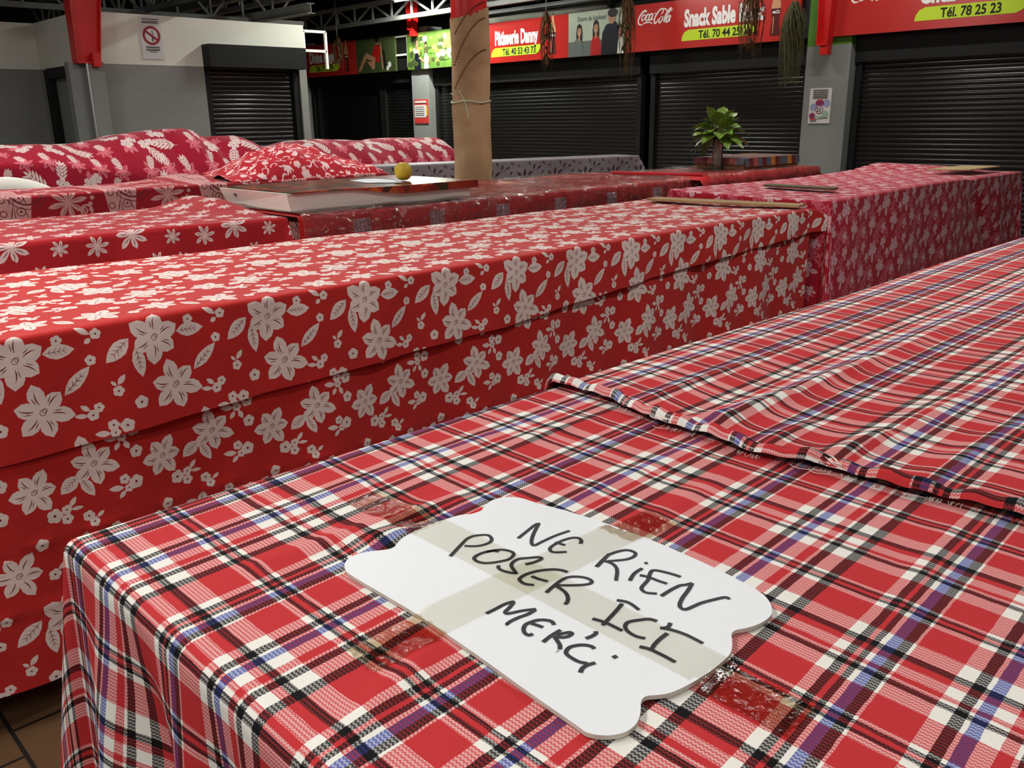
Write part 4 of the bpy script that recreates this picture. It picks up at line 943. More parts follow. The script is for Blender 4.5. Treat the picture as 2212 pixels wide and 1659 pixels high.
def leafmesh(base, dirv, L, w, droop, roll):
    d = Vector(dirv).normalized(); side = d.cross(Vector((0, 0, 1))); side = side.normalized() if side.length > .1 else Vector((1, 0, 0)); nrm = side.cross(d)
    side = side*math.cos(roll)+nrm*math.sin(roll); nrm = side.cross(d); me = bpy.data.meshes.new('leaf'); vs = []; fs = []; uvs = []
    for i in range(11):
        k = i/10; wd = w*(math.sin(PI*min(1, k*1.02)**.8)**.9)*(1-.25*k)+.001; c = Vector(base)+d*L*k+Vector((0, 0, -1))*droop*L*k*k+nrm*.0
        for j in range(5):
            s = (j-2)/2; vs.append(c+side*wd*s+nrm*(abs(s)*.22*wd+.004*math.sin(k*20)*abs(s))); uvs.append((k, s))
    for i in range(10):
        for j in range(4): a = i*5+j; fs.append((a, a+1, a+6, a+5))
    me.from_pydata(vs, [], fs); me.materials.append(lm); ul = me.uv_layers.new(name='UVMap'); me.polygons.foreach_set('use_smooth', [True]*len(fs))
    for l in me.loops: ul.data[l.index].uv = uvs[l.vertex_index]
    o = bpy.data.objects.new('leaf', me); COL.objects.link(o); o.parent = t; o.matrix_parent_inverse = Matrix.Translation(-t.location); return o
for k in range(38):
    a = k*2.39996+.3; el = lerp(1.2, -.45, (k/37)**.85); d = Vector((math.cos(a)*math.cos(el), math.sin(a)*math.cos(el), math.sin(el)))
    base = vb+Vector((.018*math.cos(a), .018*math.sin(a), .29+.05*lr.random()+.05*max(0, math.sin(el)))); L = lr.uniform(.17, .24)
    st = base+d*lr.uniform(.02, .07)
    leafmesh(st, d, L, lr.uniform(.062, .080), lr.uniform(.15, .5), lr.uniform(-.5, .5))
    sb.tube([vb+Vector((.02*math.cos(a), .02*math.sin(a), .03+.02*lr.random())), base, st], .0028, 5)
sb.build('stems', stm, t)
# striped cover
def stripes(u): return None
sm_ = [mat('stripe_slate', lin((88, 92, 100)), .5), mat('stripe_maroon', lin((104, 44, 44)), .5), mat('stripe_ochre', lin((186, 122, 50)), .5), mat('stripe_brick', lin((158, 84, 72)), .5)]
t = thing('striped_cover_box', 'low cardboard box under a dark cloth striped ochre maroon and slate behind the vase', 'box', (7.6, 4.55, TZ+.03))
MB().b2((7.12, 4.36, TZ+.028), (8.06, 4.86, TZ+.115)).build('box_body', mat('box_card', lin((132, 96, 64)), .8, .2, 0, .2, 12), t)
vs = []; fs = []; mi = []; seq = [0, 1, 3, 0, 1, 0, 2, 1, 0, 0, 2, 1, 0]; U = frange(0, 1, 1/26)
c = MB()
def pv(x, y, z): return (x, y, z)
zt = TZ+.125
for i in range(26):
    xa, xb = lerp(7.10, 8.08, i/26), lerp(7.10, 8.08, (i+1)/26); k = seq[(i//2) % 13]
    c.add([(xa, 4.335, zt-.075), (xb, 4.335, zt-.075), (xb, 4.345, zt), (xa, 4.345, zt), (xa, 4.88, zt+.003), (xb, 4.88, zt+.003)], [(0, 1, 2, 3), (3, 2, 5, 4)], k)
for i in range(14):
    ya, yb = lerp(4.345, 4.88, i/14), lerp(4.345, 4.88, (i+1)/14); k = (0, 3, 1, 0, 3, 1, 1)[i//2]
    c.add([(7.09, ya, zt-.05-.006*(i % 3)), (7.09, yb, zt-.05-.006*((i+1) % 3)), (7.10, yb, zt), (7.10, ya, zt)], [(0, 1, 2, 3)], k)
c.build('striped_cloth', sm_, t)

# ---------------------------------------------------------------- burlap column
bm_ = bpy.data.materials.new('burlap'); bm_.use_nodes = True; q = bm_.node_tree; bs = q.nodes['Principled BSDF']; bs.inputs['Roughness'].default_value = .9
tc = nd(q, 'ShaderNodeTexCoord'); wv = nd(q, 'ShaderNodeTexWave', bands_direction='Z'); wv.inputs['Scale'].default_value = 55; wv.inputs['Distortion'].default_value = 3; wv.inputs['Detail'].default_value = 3
q.links.new(tc.outputs['Object'], wv.inputs['Vector']); nz = nd(q, 'ShaderNodeTexNoise'); nz.inputs['Scale'].default_value = 3.5; nz.inputs['Detail'].default_value = 6; q.links.new(tc.outputs['Object'], nz.inputs['Vector'])
rp = nd(q, 'ShaderNodeValToRGB'); rp.color_ramp.elements[0].position = .3; rp.color_ramp.elements[0].color = lin((172, 134, 94))+(1,); rp.color_ramp.elements[1].position = .7; rp.color_ramp.elements[1].color = lin((216, 180, 136))+(1,)
q.links.new(nz.outputs[0], rp.inputs[0]); mx = nd(q, 'ShaderNodeMix', data_type='RGBA', blend_type='MULTIPLY'); mx.inputs[0].default_value = .35; q.links.new(rp.outputs[0], mx.inputs[6]); q.links.new(wv.outputs[0], mx.inputs[7]); q.links.new(mx.outputs[2], bs.inputs['Base Color'])
bp = nd(q, 'ShaderNodeBump'); bp.inputs['Strength'].default_value = .4; bp.inputs['Distance'].default_value = .004; q.links.new(wv.outputs[0], bp.inputs['Height']); q.links.new(bp.outputs[0], bs.inputs['Normal'])
CC = Vector((5.157, 5.812, 0)); CR = .161
t = thing('burlap_column', 'round column wrapped in brown burlap with a red painted top, standing behind the red tables', 'column', CC)
b = MB(); vs = []; fs = []; N = 40; H = frange(0, 2.36, .06)
for i, z in enumerate(H):
    for k in range(N):
        a = 2*PI*k/N; r = CR+.004*math.sin(a*3+z*2)+.004*math.sin(z*7+a)-.006*math.exp(-((z-1.74)/.03)**2)+.005*math.exp(-((z-1.66)/.06)**2)
        zz = z+(.03*abs(math.sin(a*9+1))+.06+.06*math.sin(a+1.6) if i == len(H)-1 else 0); vs.append(CC+Vector((r*math.cos(a), r*math.sin(a), zz)))
for i in range(len(H)-1):
    for k in range(N): fs.append((i*N+k, i*N+(k+1) % N, (i+1)*N+(k+1) % N, (i+1)*N+k))
b.add(vs, fs).build('burlap_wrap', bm_, t, True)
MB().lathe([(CR-.012, .02), (CR-.012, 4.85)], CC, 32).build('painted_shaft', M_redsteel, t, True)
st = mat('dark_stitching', lin((86, 60, 38)), .9); b = MB()
for z0, z1, a0, a1 in ((2.02, 2.38, 3.1, 4.9), (1.84, 2.14, 3.1, 4.9), (2.26, 2.50, 3.2, 4.9)):
    for k in range(26):
        u0, u1 = k/26, (k+.62)/26
        pts = [CC+Vector(((CR+.008)*math.cos(lerp(a0, a1, u)), (CR+.008)*math.sin(lerp(a0, a1, u)), lerp(z0, z1, math.sin(u*PI/2)))) for u in (u0, (u0+u1)/2, u1)]
        b.tube(pts, .0045, 5)
b.build('stitching', st, t)
sg = mat('pale_green_string', lin((196, 206, 176)), .6); b = MB()
b.tube([CC+Vector(((CR+.006)*math.cos(k/24*2*PI), (CR+.006)*math.sin(k/24*2*PI), 1.735+.008*math.sin(k))) for k in range(25)], .006, 6)
for a, dz in ((3.75, -.13), (3.6, .09), (3.35, .07)): b.tube([CC+Vector(((CR+.010)*math.cos(3.7), (CR+.01)*math.sin(3.7), 1.735)), CC+Vector(((CR+.014)*math.cos(lerp(3.7, a, 3)), (CR+.014)*math.sin(lerp(3.7, a, 3)), 1.735+dz))], .004, 5)
b.build('string', sg, t)

# ---------------------------------------------------------------- grey pillar and red tapered steel legs
t = thing('steel_pillar', 'grey boxed pillar at the left wall corner carrying a tapered red steel leg', 'pillar', (4.35, 11.8, 0))
b = MB(); b.b2((4.17, 11.72, 0), (4.37, 12.0, 2.33)); b.b2((4.0, 11.86, 0), (4.17, 12.0, 2.33)); b.build('pillar_casing', M_grey, t)
MB().b2((4.155, 11.70, 0), (4.172, 11.722, 2.31)).build('corner_trim', mat('bare_metal', (.75, .76, .76), .3, .5, .8), t)
def haunch(cx, y, z0, z1, w0, w1, th, nm, par, along=(1, 0, 0), n=(0, -1, 0), shift=0):
    e = Vector(along); nn = Vector(n); o = Vector((cx, y, 0)); b = MB()
    b.prism([(-w0/2, z0), (w0/2, z0), (w1/2+shift, z1), (-w1/2+shift, z1)], o, e, (0, 0, 1), nn, .012)
    for s in (-1, 1):
        b.add([o+e*(s*w0/2)+nn*k+Vector((0, 0, z0)) for k in (-th/2, th/2)]+[o+e*(s*w1/2+shift)+nn*k+Vector((0, 0, z1)) for k in (th/2, -th/2)]+[o+e*(s*(w0/2+.012))+nn*k+Vector((0, 0, z0)) for k in (-th/2, th/2)]+[o+e*(s*(w1/2+.012)+shift)+nn*k+Vector((0, 0, z1)) for k in (th/2, -th/2)],
              [(0, 1, 2, 3), (7, 6, 5, 4), (0, 3, 7, 4), (1, 5, 6, 2), (0, 4, 5, 1), (3, 2, 6, 7)])
    b.b2(o+e*(-w0/2-.01)+nn*(-th/2)+Vector((0, 0, z0-.02)), o+e*(w0/2+.01)+nn*(th/2)+Vector((0, 0, z0)))
    return b.build(nm, M_redsteel, par)
haunch(4.20, 11.80, 2.33, 4.85, .25, .58, .20, 'red_leg', t, shift=.19)
MB().b2((4.22, 11.62, 2.27), (4.31, 11.72, 2.43)).build('foot_plate', M_redsteel, t)
for (y, z0, lab) in ((15.1, 3.36, 'red steel bracket over the grey pier left of the burlap column'), (6.14, 2.50, 'red steel bracket ending over the green topped grey pier')):
    tt = thing('steel_bracket', lab, 'steel bracket', (11.85, y, z0), 'red steel brackets')
    haunch(11.86, y, z0, 4.85, .13, .30, .16, 'flange', tt, (0, -1, 0), (-1, 0, 0))
    MB().b2((11.80, y-.08, z0-.14), (11.92, y+.03, z0-.02)).build('foot_plate', M_redsteel, tt)

# ---------------------------------------------------------------- roller shutters
def shutter(x_or_y, a, b_, ztop, hz, axis, label, box=True, proud=.0, div=()):
    """slat curtain between a and b_ (a is left as seen), axis 'X': wall facing -X, 'Y': wall facing -Y"""
    if axis == 'X': Pt = lambda s, d, z: (x_or_y+d, s, z)
    else: Pt = lambda s, d, z: (s, x_or_y+d, z)
    t = thing('roller_shutter', label, 'shutter', Pt((a+b_)/2, 0, 0), 'black roller shutters')
    m_ = MB(); vs = []; fs = []; n = int(ztop/.064); prof = [(0, .003)]+[(.031+q, -.0063+8.0*q*q) for q in (-.028, -.023, -.017, -.009, 0, .009, .017, .023, .028)]+[(.062, .003)]
    pts = []
    for i in range(n+1):
        for dz, dd in prof: pts.append((min(i*.064+dz, ztop), dd))
    for z, d in pts: vs += [Pt(a, d, z), Pt(b_, d, z)]
    fs = [(2*i, 2*i+1, 2*i+3, 2*i+2) for i in range(len(pts)-1)]
    m_.add(vs, fs).build('slat_curtain', M_darkmetal, t, False)
    lo, hi = min(a, b_), max(a, b_)
    for s0, s1 in ((lo-.07, lo+.02), (hi-.02, hi+.07)):
        MB().b2(Pt(s0, -.06, 0), Pt(s1, .06, ztop+.05)).build('guide_rail', M_blackbox, t)
    MB().b2(Pt(lo-.07, -.10-proud, ztop), Pt(hi+.07, .22-proud*.1, ztop+hz)).build('shutter_box', M_blackbox, t)
    MB().b2(Pt(lo+.02, -.03, .0), Pt(hi-.02, -.005, .07)).build('bottom_bar', M_steel, t)
    return t
XS = 12.22
shutter(XS, 19.5, 16.75, 2.36, .30, 'X', 'black roller shutter under the leftmost red stall sign')
shutter(XS, 16.58, 15.45, 2.36, .30, 'X', 'narrow black roller shutter left of the grey pier behind the burlap column')
shutter(XS, 14.75, 9.53, 2.26, .36, 'X', 'wide black roller shutter under the pastry stall sign')
shutter(XS, 9.20, 6.55, 2.26, .36, 'X', 'black roller shutter under the snack stall sign behind the leaf vase')
shutter(XS, 5.74, 2.95, 2.26, .36, 'X', 'black roller shutter at the far right under the rightmost sign')
shutter(12.10, 5.87, 7.21, 2.32, .29, 'Y', 'black roller shutter with a boxed hood set in the white topped wall block', proud=.22)

# ---------------------------------------------------------------- stall signs
SGR = mat('sign_red', lin((188, 44, 38)), .22, .5, 0, .04, 2); SGW = mat('sign_white', (.88, .86, .82), .4); SGG = mat('sign_lime', lin((196, 222, 52)), .35); SGK = mat('sign_black', lin((30, 34, 20)), .5)
BOT1 = mat('bottle_glass_top', lin((206, 150, 110)), .4); BOT2 = mat('bottle_cola', lin((88, 24, 20)), .4)
PHg = [mat('photo_green', lin((92, 124, 52)), .4, .3, 0, .35, 3), mat('photo_dark', lin((22, 24, 36)), .4), mat('photo_skin', lin((176, 128, 96)), .4), mat('photo_white', lin((214, 216, 204)), .4), mat('photo_red', lin((176, 30, 26)), .4), mat('photo_pale', lin((168, 180, 160)), .4, .3, 0, .15, 2), mat('photo_hair', lin((36, 26, 22)), .4), mat('photo_yellow', lin((168, 176, 72)), .4, .3, 0, .2, 4), mat('photo_shadegreen', lin((66, 78, 44)), .4, .3, 0, .25, 3), mat('photo_grey', lin((96, 104, 100)), .4)]
SX_, SB, SH, SW = 11.93, 2.59, .70, 3.05
def board(y_left, w, m, name, label, cat='sign', group='stall signs along the shop fronts', rough=None):
    t = thing(name, label, cat, (SX_, y_left-w/2, SB), group)
    pn = MB().b2((SX_, y_left-w, SB), (SX_+.05, y_left, SB+SH)).build('panel', m, t)
    return pn, Board((SX_, y_left, SB), (0, -1, 0), (0, 0, 1), (-1, 0, 0))
SCRIPT = [([(0.3883,0.575),(0.3993,0.589),(0.3815,0.6021),(0.3386,0.5879),(0.2878,0.5449),(0.2518,0.4873),(0.2477,0.4356),(0.2693,0.4078),(0.3047,0.4007),(0.3452,0.4106)],0.0338,0.0203),([(0.3452,0.4106),(0.3968,0.4259),(0.443,0.4278),(0.4893,0.4199),(0.5333,0.3949)],0.023,0.0135),([(0.3807,0.5456),(0.3403,0.5404),(0.3157,0.4994),(0.3199,0.4623),(0.3432,0.4647),(0.3824,0.5025),(0.3839,0.5389),(0.4098,0.541)],0.0257,0.0135),([(0.4734,0.5334),(0.4384,0.545),(0.4051,0.5135),(0.3922,0.4715),(0.4131,0.4548),(0.4471,0.4713)],0.0257,0.0203),([(0.5329,0.5454),(0.4958,0.5443),(0.4573,0.5048),(0.4501,0.4668),(0.4762,0.4604),(0.5175,0.5041),(0.5386,0.5449)],0.0243,0.0203),([(0.5385,0.5471),(0.5151,0.4914),(0.5096,0.4577),(0.5389,0.4681)],0.0243,0.0135),([(0.5585,0.5454),(0.5952,0.5486)],0.0175,0.0135),([(0.6865,0.5238),(0.7165,0.5424),(0.7315,0.5811),(0.7167,0.6005),(0.6749,0.5966),(0.6206,0.5506),(0.5723,0.4867),(0.5622,0.4278),(0.5785,0.4051),(0.6091,0.4197),(0.6414,0.4597)],0.0203,0.027),([(0.7307,0.6001),(0.7698,0.5966),(0.8046,0.565),(0.8382,0.5562),(0.8818,0.5657),(0.9244,0.5912)],0.023,0.0095),([(0.6906,0.4938),(0.6586,0.4541),(0.6517,0.4163),(0.672,0.4041),(0.7099,0.4371),(0.7223,0.4742),(0.6934,0.4936),(0.7189,0.4872),(0.7468,0.4891)],0.0257,0.0108),([(0.7391,0.4115),(0.7536,0.4632),(0.7948,0.5356),(0.8476,0.5897),(0.8774,0.6004),(0.8703,0.5751),(0.8284,0.5285),(0.7759,0.4614),(0.7529,0.4146),(0.7755,0.4086)],0.023,0.0162),([(0.8742,0.4931),(0.8413,0.4896),(0.7987,0.451),(0.7894,0.4096),(0.8119,0.4057),(0.8539,0.4549),(0.8796,0.4948)],0.0257,0.0203),([(0.8796,0.4948),(0.8571,0.4462),(0.8449,0.4114),(0.8722,0.4198)],0.0257,0.0108)]   # flowing script word as pen strokes
def script(B, name, x, y, s, m, par, thick=1.0, d=.004):
    return B.strokes(name, [([(x+(p[0]-.2477)*s, y+(p[1]-.3949)*s) for p in q], w0*thick*s, w1*thick*s, True) for q, w0, w1 in SCRIPT], m, par, d)
def bottle(B, par, x, y, h):
    k = h; L = [(-.10, 0), (-.115, .03), (-.105, .16), (-.085, .30), (-.09, .42), (-.115, .54), (-.10, .66), (-.055, .78), (-.04, .90), (-.045, .97), (-.045, 1.0)]
    cut = lambda a, b: [(x+px*k, y+py*k) for px, py in L if a <= py <= b]
    def side(a, b): l = cut(a, b); return l+[(2*x-px, py) for px, py in l[::-1]]
    bo = B.polys('bottle_picture', [(side(0, .54), 0), (side(.54, 1.0), 1), (rect(x-.105*k, y+.42*k, x+.105*k, y+.53*k), 0)], [BOT2, BOT1], par, .003)
    B.polys('bottle_gleam', [([(x-.06*k, y+.05*k), (x-.045*k, y+.05*k), (x-.035*k, y+.38*k), (x-.06*k, y+.38*k)], 0)], [BOT1], bo, .0045)
    script(B, 'bottle_script', x-.10*k, y+.44*k, .30*k, SGW, bo, 1.6)
def stall(y, name_txt, tel, label, wn, head, wt, logo=True, nx=1.13):
    t, B = board(y, SW, SGR, 'stall_sign', label)
    if logo: script(B, 'script_logo', .2477, .3949, 1, SGW, t)
    B.text('stall_name', name_txt, nx, .315, .325, SGW, t, .5, .016, width=wn, head=head)
    x0, x1, yb, h = 1.09, 2.38, .105, .155
    ls = B.polys('lime_stripe', [([(x0, yb), (x1-.12, yb), (x1-.05, yb+.03), (x1-.01, yb+.09), (x1, yb+h), (x0+.12, yb+h), (x0+.05, yb+h-.03), (x0+.01, yb+h-.09)], 0)], [SGG], t, .003)
    B.text('telephone_number', tel, x0+.31, yb+.022, .155, SGK, ls, .7, .004, .0045, width=wt)
    bottle(B, t, 2.68, .075, .66)
    return t
stall(20.30, 'Divine Roge', 'Tél. 77 10 59', 'dim red stall sign at the left reading Divine Roge behind a white frame', 1.05, None, .72)
stall(13.93, 'Pâtisserie Danny', 'Tél. 40 53 43 73', 'brightly lit red stall sign reading Pâtisserie Danny with a bottle picture', 1.12, None, .86, nx=1.20)
stall(9.62, 'Snack Sable Blanc', 'Tél. 70 44 25', 'red stall sign reading Snack Sable Blanc with a script logo and bottle picture', 1.37, None, .72)
stall(6.08, 'Chez Colette', 'Tél. 78 25 23', 'red stall sign at the top right reading Chez Colette', 1.12, None, .70)
# photo boards between the signs
def person2(B, par, nm, x, h, top, hair, skin, female=True, lean=0, wide=1.0):
    s = h*wide; body = [(x-.26*s, .0), (x+.26*s, .0), (x+.25*s, .30*h), (x+.17*s, .47*h), (x+.05*s, .53*h), (x-.05*s, .53*h), (x-.17*s, .47*h), (x-.25*s, .30*h)]
    hx = x+lean; P = []
    if female: P.append(([(hx-.15*s, .36*h), (hx-.06*s, .40*h), (hx+.06*s, .40*h), (hx+.15*s, .36*h), (hx+.16*s, .70*h), (hx+.11*s, .90*h), (hx, .97*h), (hx-.11*s, .90*h), (hx-.16*s, .70*h)], hair))
    P += [(body, top), (rect(hx-.045*s, .46*h, hx+.045*s, .60*h), skin), (circle(hx, .73*h, .105*s, 18, .14*h), skin)]
    P.append(([(hx+.115*s*math.cos(PI*k/10), .76*h+.17*h*math.sin(PI*k/10)) for k in range(11)]+[(hx-.07*s, .80*h), (hx, .85*h), (hx+.07*s, .82*h)], hair))
    o = B.polys(nm, P, PHg, par, .004); ey = []
    for q in (-.04, .04): ey.append((circle(hx+q*s, .745*h, .012*s, 8), 6))
    ey.append(([(hx-.04*s, .675*h), (hx+.04*s, .675*h), (hx+.02*s, .655*h), (hx-.02*s, .655*h)], 3 if female else 6)); B.polys('face', ey, PHg, o, .0070)
    return o
t, B = board(10.88, 1.26, PHg[5], 'photo_board', 'pale photo board of smiling friends between the pastry and snack signs', 'photo board')
B.polys('backdrop', [(rect(0, 0, 1.26, .26), 9), (rect(0, .24, 1.26, .30), 5), (rect(.9, 0, 1.1, .2), 0)], PHg, t, .0015)
person2(B, t, 'woman_grey_top', .22, .54, 9, 6, 2, True, .03, .80); person2(B, t, 'woman_red_top', .62, .58, 4, 6, 2, True, 0, .78); person2(B, t, 'woman_pale_top', 1.14, .48, 3, 6, 2, True, -.02, .8)
B.polys('man_dark_shirt', [([(.74, .0), (1.08, 0), (1.12, .40), (1.04, .50), (.84, .46), (.76, .34)], 1), (circle(.96, .56, .07, 16, .095), 2), (circle(.975, .635, .105, 14, .07), 6), ([(.86, .05), (.92, .05), (.90, .24), (.88, .32), (.865, .24)], 6)], PHg, t, .0060)
B.text('slogan', 'Ouvre du bonheur', .20, .555, .105, PHg[9], t, .80, .002, .003)
t, B = board(15.40, 1.45, PHg[0], 'photo_board', 'green photo board of a couple left of the burlap column', 'photo board')
fr = random.Random(4)
B.polys('foliage', [(circle(fr.uniform(.1, 1.35), fr.uniform(.08, .62), fr.uniform(.03, .10), 9, fr.uniform(.02, .07)), fr.choice((7, 7, 0, 8, 8, 3))) for k in range(70)], PHg, t, .0015)
person2(B, t, 'man_dark_shirt', .34, .66, 1, 6, 2, False, 0, .62); person2(B, t, 'woman_white_top', .62, .56, 3, 6, 2, True, 0, .5)
B.polys('arms', [([(.40, .20), (.45, .23), (.58, .15), (.56, .11)], 2), ([(.66, .10), (.72, .24), (.75, .22), (.71, .08)], 2)], PHg, t, .0110)
t, B = board(17.24, 1.42, PHg[8], 'photo_board', 'dim green photo board of a seated woman in red at the left', 'photo board')
B.polys('seated_woman', [([(.55, .22), (.85, .20), (.92, .52), (.72, .56), (.62, .40)], 4), ([(.05, .04), (.14, .04), (.40, .30), (.70, .20), (.72, .30), (.40, .42), (.30, .36)], 2), ([(.40, .24), (.60, .06), (.68, .08), (.70, .22)], 2), (circle(.80, .62, .06), 2), (circle(.80, .655, .065), 6), ([(.90, .60), (.94, .60), (1.0, .05), (.95, .05)], 2), (circle(1.22, .14, .06), 3), (circle(1.15, .07, .05), 3), ([(1.04, .06), (1.12, .10), (1.06, .42), (1.0, .44)], 6)], PHg, t, .003)

# white metal frames beside the boards
def wframe(pts, label):
    t = thing('white_metal_frame', label, 'frame', pts[0], 'white tubular frames')
    a, b, c, d = [Vector(q) for q in pts]                       # top-left, top-right, bottom-right, bottom-left
    for nm, p, q in (('rail', a, b), ('rail', d, c), ('upright', b, c-Vector((0, 0, .25))), ('upright', a, d)): MB().bar(p, q, .036).build(nm, M_plastic, t)
    return t
wframe([(7.42, 12.05, 2.87), (7.80, 12.05, 2.87), (7.80, 12.05, 2.60), (7.42, 12.05, 2.60)], 'white tubular frame on the end of the white wall block')
wframe([(11.97, 15.86, 3.26), (11.97, 15.42, 3.26), (11.97, 15.42, 2.90), (11.97, 15.86, 2.90)], 'white tubular frame between the seated woman board and the couple board')

# ---------------------------------------------------------------- posters
PW = mat('poster_paper', lin((214, 210, 206)), .5); PR = mat('poster_red_ring', lin((150, 34, 46)), .5); PK = mat('poster_text', lin((70, 62, 62)), .6); PP = mat('poster_plum', lin((142, 50, 92)), .5); PB = mat('poster_blue', lin((150, 160, 190)), .5); PGn = mat('poster_grey_green', lin((160, 180, 160)), .5); PRed = mat('poster_scarlet', lin((196, 60, 54)), .5); PY = mat('poster_yellow', lin((206, 178, 54)), .5)
t = thing('no_smoking_poster', 'white no smoking poster with a red ring on the white wall', 'poster', (5.13, 11.99, 2.66))
t = MB().b2((4.985, 11.985, 2.40), (5.265, 12.0, 2.92)).build('sheet', PW, t)
B = Board((4.985, 11.983, 2.40), (1, 0, 0), (0, 0, 1), (0, -1, 0))
ca, sa = math.cos(-.62), math.sin(-.62); sl = [(.14+x*ca-y*sa, .29+x*sa+y*ca) for x, y in rect(-.105, -.013, .105, .013)]
B.polys('red_ring', [(ring(.14, .29, .115, .028, 36), 0), (sl, 0)], [PR], t, .003)
B.polys('cigarette', [([(.145, .22), (.16, .22), (.16, .30), (.145, .30)], 0), (ribbon([(.152, .30), (.165, .32), (.150, .335), (.160, .355)], .008), 0)], [PK], t, .002)
B.polys('small_print', [(rect(.03+.004*(k % 2), y, .25-.006*(k % 3), y+.010), 0) for k, y in enumerate((.482, .455, .438))]+[(rect(.05, y, .23, y+.007), 0) for y in (.150, .138, .118, .106)]+[(rect(.09, .088, .19, .094), 0)], [PK], t, .002)
t = thing('event_poster', 'white and plum event poster numbered 23 on the grey pier', 'poster', (11.99, 6.18, 1.7))
t = MB().b2((11.985, 6.035, 1.468), (12.0, 6.355, 1.935)).build('sheet', PW, t)
B = Board((11.983, 6.355, 1.468), (0, -1, 0), (0, 0, 1), (-1, 0, 0))
B.polys('colour_print', [(circle(.07, .22, .05, 12), 2), (circle(.26, .27, .05, 12), 2), (circle(.25, .12, .05, 12), 3), (circle(.06, .10, .045, 12), 1), (rect(.10, .245, .22, .300), 1), (rect(.12, .300, .20, .32), 4), (rect(.10, .06, .22, .10), 3), (rect(.03, .05, .12, .065), 4)], [PW, PP, PB, PGn, PRed], t, .002)
B.polys('small_print', [(rect(.05, y, .27, y+.012), 0) for y in (.435, .41, .385, .36, .335)]+[(rect(.03, .028, .13, .038), 0), (rect(.17, .07, .29, .078), 0)], [PK], t, .003)
B.polys('number_ring', [(circle(.16, .185, .052, 24), 1), (ring(.16, .185, .056, .010, 24), 0)], [PP, PW], t, .004)
B.text('number', '23', .122, .158, .075, PK, t, .85, .002, .006)
t = thing('notice_poster', 'small red bordered notice on the grey pier left of the burlap column', 'poster', (11.99, 15.1, 1.7))
t = MB().b2((11.985, 14.86, 1.52), (12.0, 15.32, 2.0)).build('sheet', PRed, t)
B = Board((11.983, 15.32, 1.52), (0, -1, 0), (0, 0, 1), (-1, 0, 0))
B.polys('white_field', [(rect(.02, .12, .40, .37), 0), (rect(.40, .15, .45, .35), 1)], [PW, PY], t, .002)
B.polys('small_print', [(rect(.05, y, .34, y+.012), 0) for y in (.32, .28, .24, .20, .16)]+[(rect(.04, .41, .42, .45), 1)], [PK, PW], t, .003)

# ---------------------------------------------------------------- roof trusses, beams and ducts
def truss(a, b, zb, zt, n, label):
    a, b = Vector(a), Vector(b); t = thing('roof_truss', label, 'truss', (a+b)/2+Vector((0, 0, zb)), 'grey steel roof trusses')
    Z = Vector((0, 0, 1)); MB().bar(a+Z*zb, b+Z*zb, .09, .08).build('bottom_chord', M_truss, t); MB().bar(a+Z*zt, b+Z*zt, .09, .08).build('top_chord', M_truss, t)
    w = MB()
    for i in range(n):
        p, q = a.lerp(b, i/n), a.lerp(b, (i+1)/n); w.bar(p+Z*zb, p+Z*zt, .035); w.bar((p if i % 2 else q)+Z*zb, (q if i % 2 else p)+Z*zt, .035)
    w.build('lattice', M_truss, t); return t
truss((11.6, 3, 0), (11.6, 20, 0), 3.56, 3.90, 26, 'grey lattice truss running along in front of the stall signs')
truss((8.6, 3, 0), (8.6, 20, 0), 3.62, 4.1, 26, 'grey lattice truss second from the stall signs')
truss((6.2, 10, 0), (6.2, 20, 0), 3.30, 3.85, 16, 'grey lattice truss above the white wall block')
truss((3.2, 12, 0), (3.2, 20, 0), 3.2, 3.8, 12, 'grey lattice truss over the far left corner')
truss((1, 14.6, 0), (9, 14.6, 0), 3.25, 3.9, 14, 'grey lattice truss behind the white wall block')
for (x, y0, y1, z, lab) in ((8.0, 12.7, 17.0, 3.20, 'grey steel beam ending in the light past the white wall block'), (7.6, 12.2, 20, 3.50, 'long grey steel beam above the white wall block'), (12.9, 3, 18, 3.75, 'pale steel beam over the shop fronts'), (12.4, 6, 14, 3.52, 'thin pale pipe run above the stall signs')):
    t = thing('steel_beam', lab, 'beam', (x, (y0+y1)/2, z), 'grey steel beams'); b = MB(); w = .14 if 'thin' not in lab else .05
    b.b2((x-w/2, y0, z), (x+w/2, y1, z+.012)); b.b2((x-.006, y0, z), (x+.006, y1, z+w)); b.b2((x-w/2, y0, z+w), (x+w/2, y1, z+w+.012)); b.build('profile', M_truss, t)
t = thing('air_duct', 'pale rounded duct behind the pastry stall sign', 'duct', (12.7, 12, 3.45)); MB().tube([(12.7, y, 3.46+.02*math.sin(y*3)) for y in frange(10.6, 13.6, .3)], .13, 14).build('duct_body', mat('duct_grey', lin((150, 150, 136)), .6, .2, 0, .2, 3), t, True)

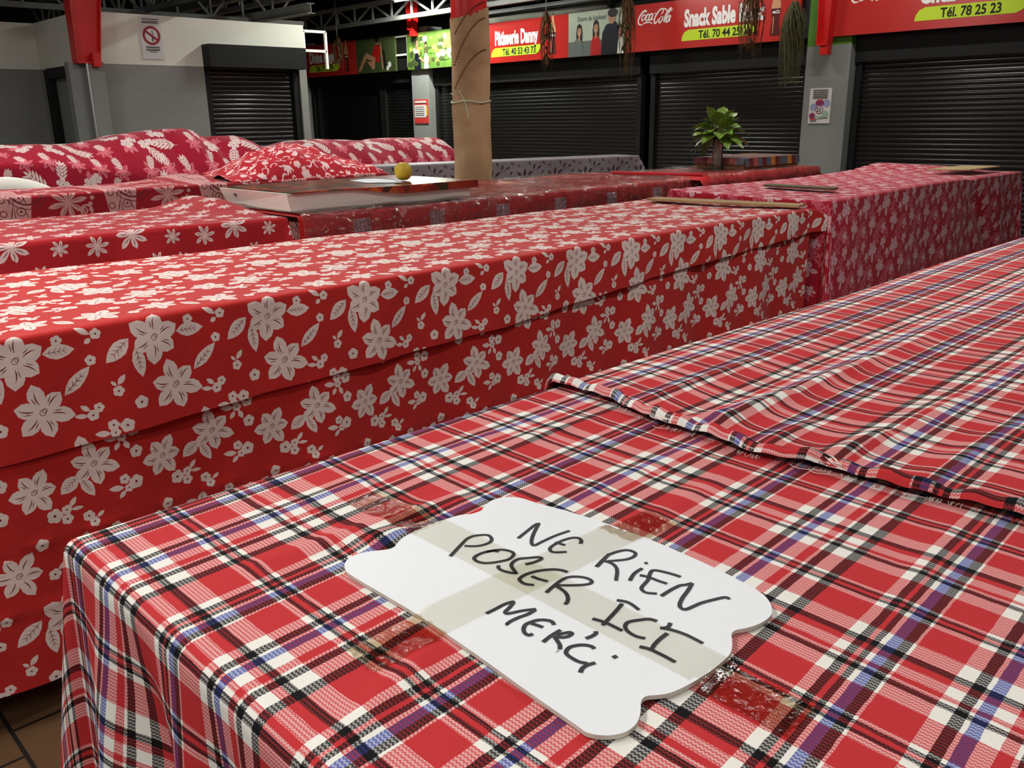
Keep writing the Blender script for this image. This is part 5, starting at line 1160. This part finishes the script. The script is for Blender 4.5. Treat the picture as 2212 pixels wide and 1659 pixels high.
# ---------------------------------------------------------------- dried garlands hanging in front of the signs
GD = mat('dried_brown', lin((84, 62, 40)), .9, .1, 0, .4, 8); GG = mat('dried_green', lin((86, 84, 58)), .9, .1, 0, .35, 8)
def garland(p, z0, z1, w, n, m, label, tail=.5, seed=1, leaves=0):
    r = random.Random(seed); t = thing('dried_garland', label, 'garland', (p[0], p[1], z0), 'dried plant bundles'); P = Vector((p[0], p[1], 0)); b = MB()
    for k in range(n):
        a = r.uniform(0, 2*PI); q = w*math.sqrt(r.random())*.5; zt = z0-r.uniform(0, .12); ze = lerp(z0, z1, r.uniform(tail, 1)); pts = []
        for i in range(6):
            u = i/5; rad = q*(.35+1.5*min(1, u*3)*(1-.25*u)); pts.append(P+Vector((rad*math.cos(a+u*.6)+r.uniform(-.012, .012), rad*math.sin(a+u*.6)+r.uniform(-.012, .012), lerp(zt, ze, u))))
        b.tube(pts, [r.uniform(.004, .008)*(1-.6*i/5) for i in range(6)], 4)
    for k in range(leaves):
        z = lerp(z0, z1, r.random()*.75); a = r.uniform(0, 6.28); c = P+Vector((w*.35*math.cos(a), w*.35*math.sin(a), z)); L = r.uniform(.06, .13)
        b.add([c, c+Vector((.03*math.sin(a), -.03*math.cos(a), -L*.5)), c+Vector((.03*math.cos(a), .03*math.sin(a), -L)), c+Vector((-.03*math.sin(a), .03*math.cos(a), -L*.5))], [(0, 1, 2, 3)])
    b.build('strands', m, t)
    c = MB(); nn = max(2, int((4.86-z0)/.08)); 
    for k in range(nn): c.tube([P+Vector((.012*math.cos(j*PI/4)*(1 if k % 2 else 0), .012*math.cos(j*PI/4)*(0 if k % 2 else 1), z0+.05+k*.08+.05*math.sin(j*PI/4))) for j in range(9)], .004, 4)
    c.build('hanging_chain', M_truss, t); return t
garland((11.3, 10.81), 3.30, 2.28, .16, 40, GD, 'dried brown garland hanging over the end of the pastry sign', .35, 1, 40)
garland((11.3, 9.10), 3.40, 2.15, .17, 46, GD, 'dried brown garland hanging between the photo of friends and the snack sign', .4, 2, 46)
garland((11.3, 6.94), 3.30, 2.27, .22, 60, GD, 'dried brown garland hiding the last letters of the snack sign', .4, 3, 60)
garland((11.3, 6.31), 3.02, 1.92, .20, 150, GG, 'wide bundle of grey green dried grass before the green topped pier', .40, 4)
garland((11.3, 17.0), 3.32, 2.68, .16, 36, GD, 'dried brown garland over the leftmost dim stall sign', .5, 5, 36)
